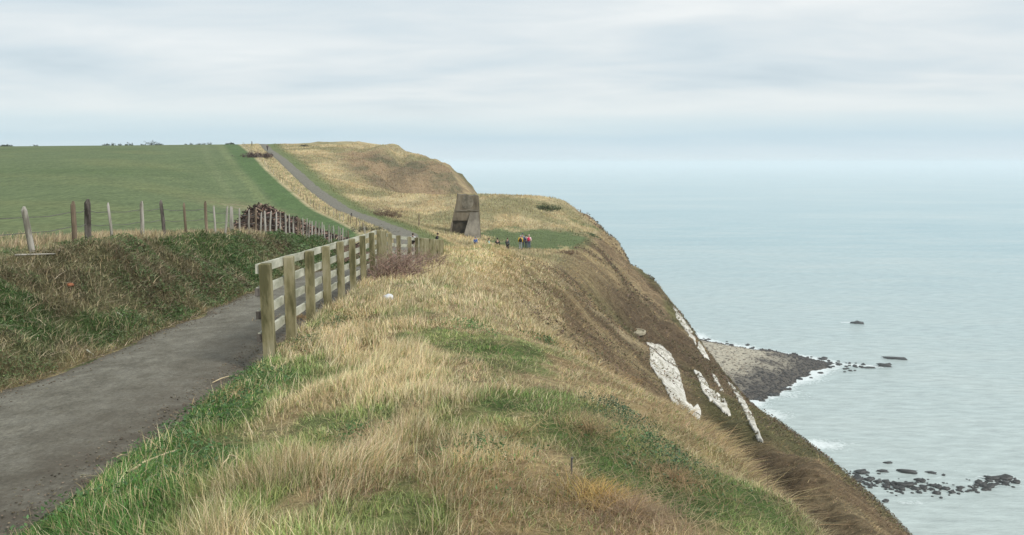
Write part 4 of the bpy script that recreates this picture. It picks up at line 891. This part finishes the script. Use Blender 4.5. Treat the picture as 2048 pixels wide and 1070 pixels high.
mb = MB(); cv = mpt(935, 405, -.05); el = []
for ring, (rx_, rz_, dy) in enumerate([(.78,.98,.0),(.70,.9,-.015),(.45,.6,-.03)]):
    for i in range(20): an = i*pi/10; el.append(Vector((cv.x+rx_*cos(an), cv.y+dy+.03, cv.z+rz_*sin(an)*(1 if sin(an) > 0 else .85))))
mb.add(el, [(r*20+i, r*20+(i+1)%20, (r+1)*20+(i+1)%20, (r+1)*20+i) for r in (0,1) for i in range(20)]+[tuple(40+i for i in range(20))]); mb.build('dish_boss', M_concmid, mirror)
mb = MB().box((mpt(935,421,-.06)), (2.95,.14,.16)); mb.build('ledge', M_concmid, mirror)
mb = MB().box(mpt(899, 473, -2.1)+Vector((0,0,-.15)), (3.3,.45,.75)).box(mpt(924, 474, -1.5)+Vector((0,0,-.15)), (.4,1.6,.8)); mb.build('plinth', M_conc, mirror)
# concrete ring on the slope
p = gpt(1272, 664, 20); rr_ = 20/F*p.y
mb = MB(); nseg = 28; prof = [(1.0,-.22),(1.0,.03),(.93,.07),(.82,.05),(.78,-.04),(.02,-.05)]
V = [(rr_*a*cos(2*pi*i/nseg), rr_*a*sin(2*pi*i/nseg)*.8, b2*rr_+.1) for i in range(nseg) for a, b2 in prof]
m_ = len(prof); mb.add(V, [(i*m_+j, ((i+1)%nseg)*m_+j, ((i+1)%nseg)*m_+j+1, i*m_+j+1) for i in range(nseg) for j in range(m_-1)])
o = mb.build('concrete_ring', vary('ring_concrete', (.26,.23,.16), (.40,.36,.26), 3, .9, .3)); o.location = p; o.rotation_euler = (.12,0,0); tag(o, 'low round concrete ring half sunk in the brown slope above the chalk scar', 'ring')
# white stone, thin stake, sticks, orange rag
p = gpt(777, 604); mb = MB(); V = IV2*np.array([.11,.09,.075])*(1+(rng.random((len(IV2),1))-.5)*.2)
o = npmesh('white_stone', V, [IF2], M_stone, smooth=True); o.location = p+Vector((0,0,.09)); tag(o, 'small smooth white stone lying in dry grass on the mound crest', 'stone')
p = gpt(1143, 948); mb = MB().tube([(0,0,-.1),(0,0,.085),(.003,0,.105)], [.006,.006,.009], 6); o = mb.build('metal_stake', M_wire); o.location = p; tag(o, 'thin dark metal stake standing in the foreground grass', 'stake')
def stick(pa, pb, r, colr, label, bow=.0, lift=.04):
    a = gpt(*pa)+Vector((0,0,lift)); b2 = gpt(*pb)+Vector((0,0,lift)); ps = []
    for i in range(7):
        t = i/6; q_ = a.lerp(b2, t); q_.z += bow*sin(pi*t); q_.x += random.uniform(-.012,.012); ps.append(q_-a)
    mb = MB().tube(ps, [r*(1-.5*i/6) for i in range(7)], 6); o = mb.build('stick', colr, None, True); o.location = a; tag(o, label, 'stick')
M_straw = flat('bleached_stem', (.52,.43,.27), .7)
stick((30,517), (112,514), .018, M_greywood, 'pale branch lying on the bank top under the first stake', 0, .06)
stick((258,955), (352,910), .010, M_straw, 'long pale stem lying on green grass beside the path', .02)
stick((232,925), (262,913), .008, M_straw, 'short pale stem on the grass nearest the path edge', .01)
stick((446,958), (473,936), .006, M_straw, 'curved bleached stem in the dark grass near the bottom', .06, .07)
stick((425,772), (478,756), .008, M_straw, 'bleached twig at the path edge below the first fence post', .02)
stick((235,632), (246,638), .018, M_palewood, 'short pale broken stick in the middle of the bank', 0, .06)
stick((175,708), (188,717), .014, M_palewood, 'short pale stick low on the bank near the path', 0, .06)
stick((1000,775), (1016,800), .006, M_straw, 'small bleached stem beside the green patch on the mound', .03, .1)
p = gpt(140, 578); V = IV2*np.array([.07,.05,.035])*(1+(rng.random((len(IV2),1))-.5)*.5)
o = npmesh('orange_rag', V, [IF2], flat('orange_cloth', (.30,.12,.06))); o.location = p+Vector((0,0,.07)); tag(o, 'small crumpled orange scrap caught in the weeds of the bank', 'litter')

# ------------------------------------------------------------------ people
M_skin = flat('skin', (.42,.26,.19), .6)
def skin_mesh(name, verts, edges, radii, mat, parent, sub=1, root=0):
    me = bpy.data.meshes.new(name); me.from_pydata(verts, edges, []); ob = bpy.data.objects.new(name, me); col.objects.link(ob)
    md = ob.modifiers.new('s', 'SKIN'); me.skin_vertices.new() if not me.skin_vertices else None
    for i, sv in enumerate(me.skin_vertices[0].data):
        r = radii[i]; sv.radius = r if hasattr(r, '__len__') else (r, r); sv.use_root = (i == root)
    md.use_smooth_shade = True; s2_ = ob.modifiers.new('u', 'SUBSURF'); s2_.levels = sub; s2_.render_levels = sub
    dg = bpy.context.evaluated_depsgraph_get(); m2 = bpy.data.meshes.new_from_object(ob.evaluated_get(dg)); bpy.data.objects.remove(ob); bpy.data.meshes.remove(me)
    m2.name = name; m2.materials.clear(); m2.materials.append(mat)
    for p in m2.polygons: p.use_smooth = True; p.material_index = 0
    o = bpy.data.objects.new(name, m2); col.objects.link(o)
    if parent is not None: o.parent = parent
    return o
cmat = {}
def cloth(c):
    if c not in cmat: cmat[c] = flat('cloth', c, .9)
    return cmat[c]
def person(x, y, rz, label, top, legs, hair=(.06,.045,.03), h=1.74, pose='stand', hat=None, coat=False, lean=0.0):
    z = ground(x, y); e = empty('person', (x, y, z), rz); k = h/1.75
    st = .0 if pose == 'stand' else .24
    J = {}
    J['pel'] = (0,0,.95); J['waist'] = (0,.0-lean*.1,1.08); J['chest'] = (0,-lean*.3,1.32); J['neck'] = (0,-lean*.42,1.50); J['head'] = (0,-lean*.5-.02,1.64)
    for sd_, sg in (('l',-1),('r',1)):
        f = sg*st
        J['hip'+sd_] = (.09*sg,0,.90); J['knee'+sd_] = (.10*sg,-f*.55-.02,.50); J['ank'+sd_] = (.11*sg,-f+.02,.09+(.05 if f < 0 else 0)); J['toe'+sd_] = (.12*sg,-f-.14,.04+(.0 if f < 0 else 0))
        J['sho'+sd_] = (.19*sg,-lean*.4,1.42); bend = .25 if pose != 'hold' else .9
        J['elb'+sd_] = (.25*sg,f*.5-lean*.3+.02,1.15); J['wri'+sd_] = (.24*sg if pose != 'hold' else .12*sg, f*.9-.10-(.18 if pose == 'hold' else 0)-lean*.3, .92 if pose != 'hold' else 1.15)
    rad = dict(pel=(.14,.105), waist=(.125,.095), chest=(.15,.105), neck=.055, head=(.075,.088))
    for q_ in 'lr': rad.update({'hip'+q_:.085,'knee'+q_:.058,'ank'+q_:.04,'toe'+q_:.035,'sho'+q_:.055,'elb'+q_:.04,'wri'+q_:.026})
    names = ['pel','waist','chest','neck','head']; 
    for q_ in 'lr': names += [n_+q_ for n_ in ('hip','knee','ank','toe','sho','elb','wri')]
    ix = {n_: i for i, n_ in enumerate(names)}
    ed = [('pel','waist'),('waist','chest'),('chest','neck'),('neck','head')]
    for q_ in 'lr': ed += [('pel','hip'+q_),('hip'+q_,'knee'+q_),('knee'+q_,'ank'+q_),('ank'+q_,'toe'+q_),('chest','sho'+q_),('sho'+q_,'elb'+q_),('elb'+q_,'wri'+q_)]
    V = [tuple(c_*k for c_ in J[n_]) for n_ in names]; E = [(ix[a], ix[b]) for a, b in ed]; R_s = [tuple(np.array(rad[n_])*k) if hasattr(rad[n_], '__len__') else rad[n_]*k for n_ in names]
    for q_, sg in (('l',-1),('r',1)):             # palm, four fingers and thumb
        w_ = np.array(J['wri'+q_]); pi_ = len(V); pm = w_+np.array([0,-.02,-.07]); V.append(tuple(pm*k)); R_s.append((.028*k,.016*k)); E.append((ix['wri'+q_], pi_))
        for j, (dx_, ln_) in enumerate(((-.024,.068),(-.008,.078),(.008,.072),(.023,.055))):
            b0 = len(V); V.append(tuple((pm+np.array([0,dx_,-.035]))*k)); V.append(tuple((pm+np.array([-sg*.012,dx_*1.1,-.035-ln_]))*k)); R_s += [.009*k,.0075*k]; E += [(pi_, b0), (b0, b0+1)]
        b0 = len(V); V.append(tuple((pm+np.array([-sg*.012,-.042,-.02]))*k)); V.append(tuple((pm+np.array([-sg*.02,-.055,-.055]))*k)); R_s += [.011*k,.009*k]; E += [(pi_, b0), (b0, b0+1)]
    body = skin_mesh('body', V, E, R_s, M_skin, e, 1, 0)
    # face: brow, nose and chin as bumps welded into the same mesh data
    def sub_(ns, es, grow, name, mat, extra=None):
        idd = {n_: i for i, n_ in enumerate(ns)}
        return skin_mesh(name, [tuple(np.array(J[n_])*k) for n_ in ns], [(idd[a], idd[b]) for a, b in es], [tuple((np.array(rad[n_])+grow)*k) if hasattr(rad[n_], '__len__') else (rad[n_]+grow)*k for n_ in ns], mat, e, 1, 0)
    tp = ['pel','waist','chest','shol','elbl','wril','shor','elbr','wrir']
    sub_(tp, [('pel','waist'),('waist','chest'),('chest','shol'),('shol','elbl'),('elbl','wril'),('chest','shor'),('shor','elbr'),('elbr','wrir')], .022, 'jacket', cloth(top))
    tp = ['pel','hipl','kneel','ankl','hipr','kneer','ankr']
    sub_(tp, [('pel','hipl'),('hipl','kneel'),('kneel','ankl'),('pel','hipr'),('hipr','kneer'),('kneer','ankr')], .014, 'trousers', cloth(legs))
    for q_ in 'lr': sub_(['ank'+q_,'toe'+q_], [('ank'+q_,'toe'+q_)], .012, 'shoe', cloth((.03,.03,.03)))
    V = IV2*np.array([.092,.105,.10])*k; V = V+np.array(J['head'])*k+np.array([0,.022,.045])*k
    npmesh('hat' if hat else 'hair', V, [IF2], cloth(hat or hair), parent=e, smooth=True)
    nz = MB().tube([Vector(J['head'])*k+Vector((0,-.08,.02))*k, Vector(J['head'])*k+Vector((0,-.112,-.015))*k], [.008*k,.016*k], 5); nz.build('nose', M_skin, e, True)
    return tag(e, label, 'person')
def pperson(px, py, y, rz, *a, **k): u, _ = ray(px, py); return person(float(u)*y, y, rz, *a, **k)
blk = (.02,.02,.025); nav = (.04,.05,.09)
def backpack(px, y, z0, c, label, rz=0):
    u, _ = ray(px, 480); x = float(u)*y; z = ground(x, y)
    e = tag(empty('backpack', (x, y-.24, z+z0), rz), label, 'backpack')
    V = IV2*np.array([.19,.13,.27]); V[:, 1] = np.sign(V[:, 1])*np.abs(V[:, 1]); npmesh('bag', V, [IF2], cloth(c), parent=e, smooth=True)
    V = IV2*np.array([.13,.06,.11])+np.array([0,-.12,-.09]); npmesh('pocket', V, [IF2], cloth(tuple(q_*.6 for q_ in c)), parent=e, smooth=True); return e
pperson(1041, 490, 95.0, pi, 'walker in a black and yellow jacket at the left of the tight group', (.75,.50,.05), (.30,.32,.34), (.35,.35,.35), 1.74)
backpack(1041, 95.0, 1.18, (.02,.02,.02), 'black backpack on the back of the yellow jacketed walker')
pperson(1045, 488, 96.8, pi*.9, 'walker in a grey jacket and dark hat behind the yellow jacket', (.25,.29,.32), nav, h=1.84, hat=(.05,.08,.12))
pperson(1052, 489, 96.2, pi*1.1, 'walker in dark blue standing in the middle of the tight group', (.05,.08,.17), nav, h=1.7)
pperson(1058, 489, 95.6, pi, 'walker in a pale pink jacket at the right of the tight group', (.75,.55,.58), (.08,.10,.18), (.6,.45,.42), 1.74)
backpack(1057, 95.6, 1.2, (.50,.02,.08), 'red backpack on the back of the pink jacketed walker')
pperson(1015, 494, 90, pi*.8, 'walker in a grey top and black trousers standing alone on the brown grass', (.10,.11,.12), blk, h=1.66)
pperson(995, 492, 86, pi*1.1, 'walker all in black beyond the knoll crest', blk, blk, h=1.72, hat=blk)
pperson(978, 491, 84, pi*.5, 'walker in a pale turquoise top half hidden by the knoll', (.30,.52,.50), (.2,.2,.22), h=1.6)
pperson(951, 489, 86, pi*.9, 'walker in a bright blue jacket in front of the mirror, half hidden', (.05,.16,.50), nav, (.05,.08,.2), 1.35)
pperson(872, 488, 59, pi*.4, 'walker in black beside the far end of the timber fence', blk, (.35,.36,.38), h=1.42, pose='walk', lean=.35)
pperson(826, 490, 59, pi, 'walker with a black backpack seen between fence posts on the path', (.55,.55,.55), (.30,.24,.20), h=1.46, pose='walk')
backpack(826, 59, 1.0, (.015,.015,.015), 'black backpack of the walker seen between the fence posts')
pperson(535, 303, 236, 0, 'lone distant figure in dark clothes walking the far uphill road', blk, blk, h=1.75, pose='walk')

# ------------------------------------------------------------------ haze
if HAZE:
    mh = bpy.data.materials.new('haze'); mh.use_nodes = True; nh = mh.node_tree; nh.nodes.clear()
    pv = nh.nodes.new('ShaderNodeVolumePrincipled'); pv.inputs['Color'].default_value = (.90,.96,1.0,1); pv.inputs['Density'].default_value = 1.9e-4; pv.inputs['Anisotropy'].default_value = 0.0
    oo = nh.nodes.new('ShaderNodeOutputMaterial'); nh.links.new(pv.outputs[0], oo.inputs['Volume'])
    Wd = 60000; zt = H+16
    V = [(-Wd,-Wd,-3),(Wd,-Wd,-3),(Wd,Wd,-3),(-Wd,Wd,-3),(-Wd,-Wd,zt),(Wd,-Wd,zt),(Wd,Wd,zt),(-Wd,Wd,zt)]
    mb = MB().add(V, [(3,2,1,0),(4,5,6,7),(0,1,5,4),(1,2,6,5),(2,3,7,6),(3,0,4,7)]); o = mb.build('haze', mh); tag(o, kind='stuff')
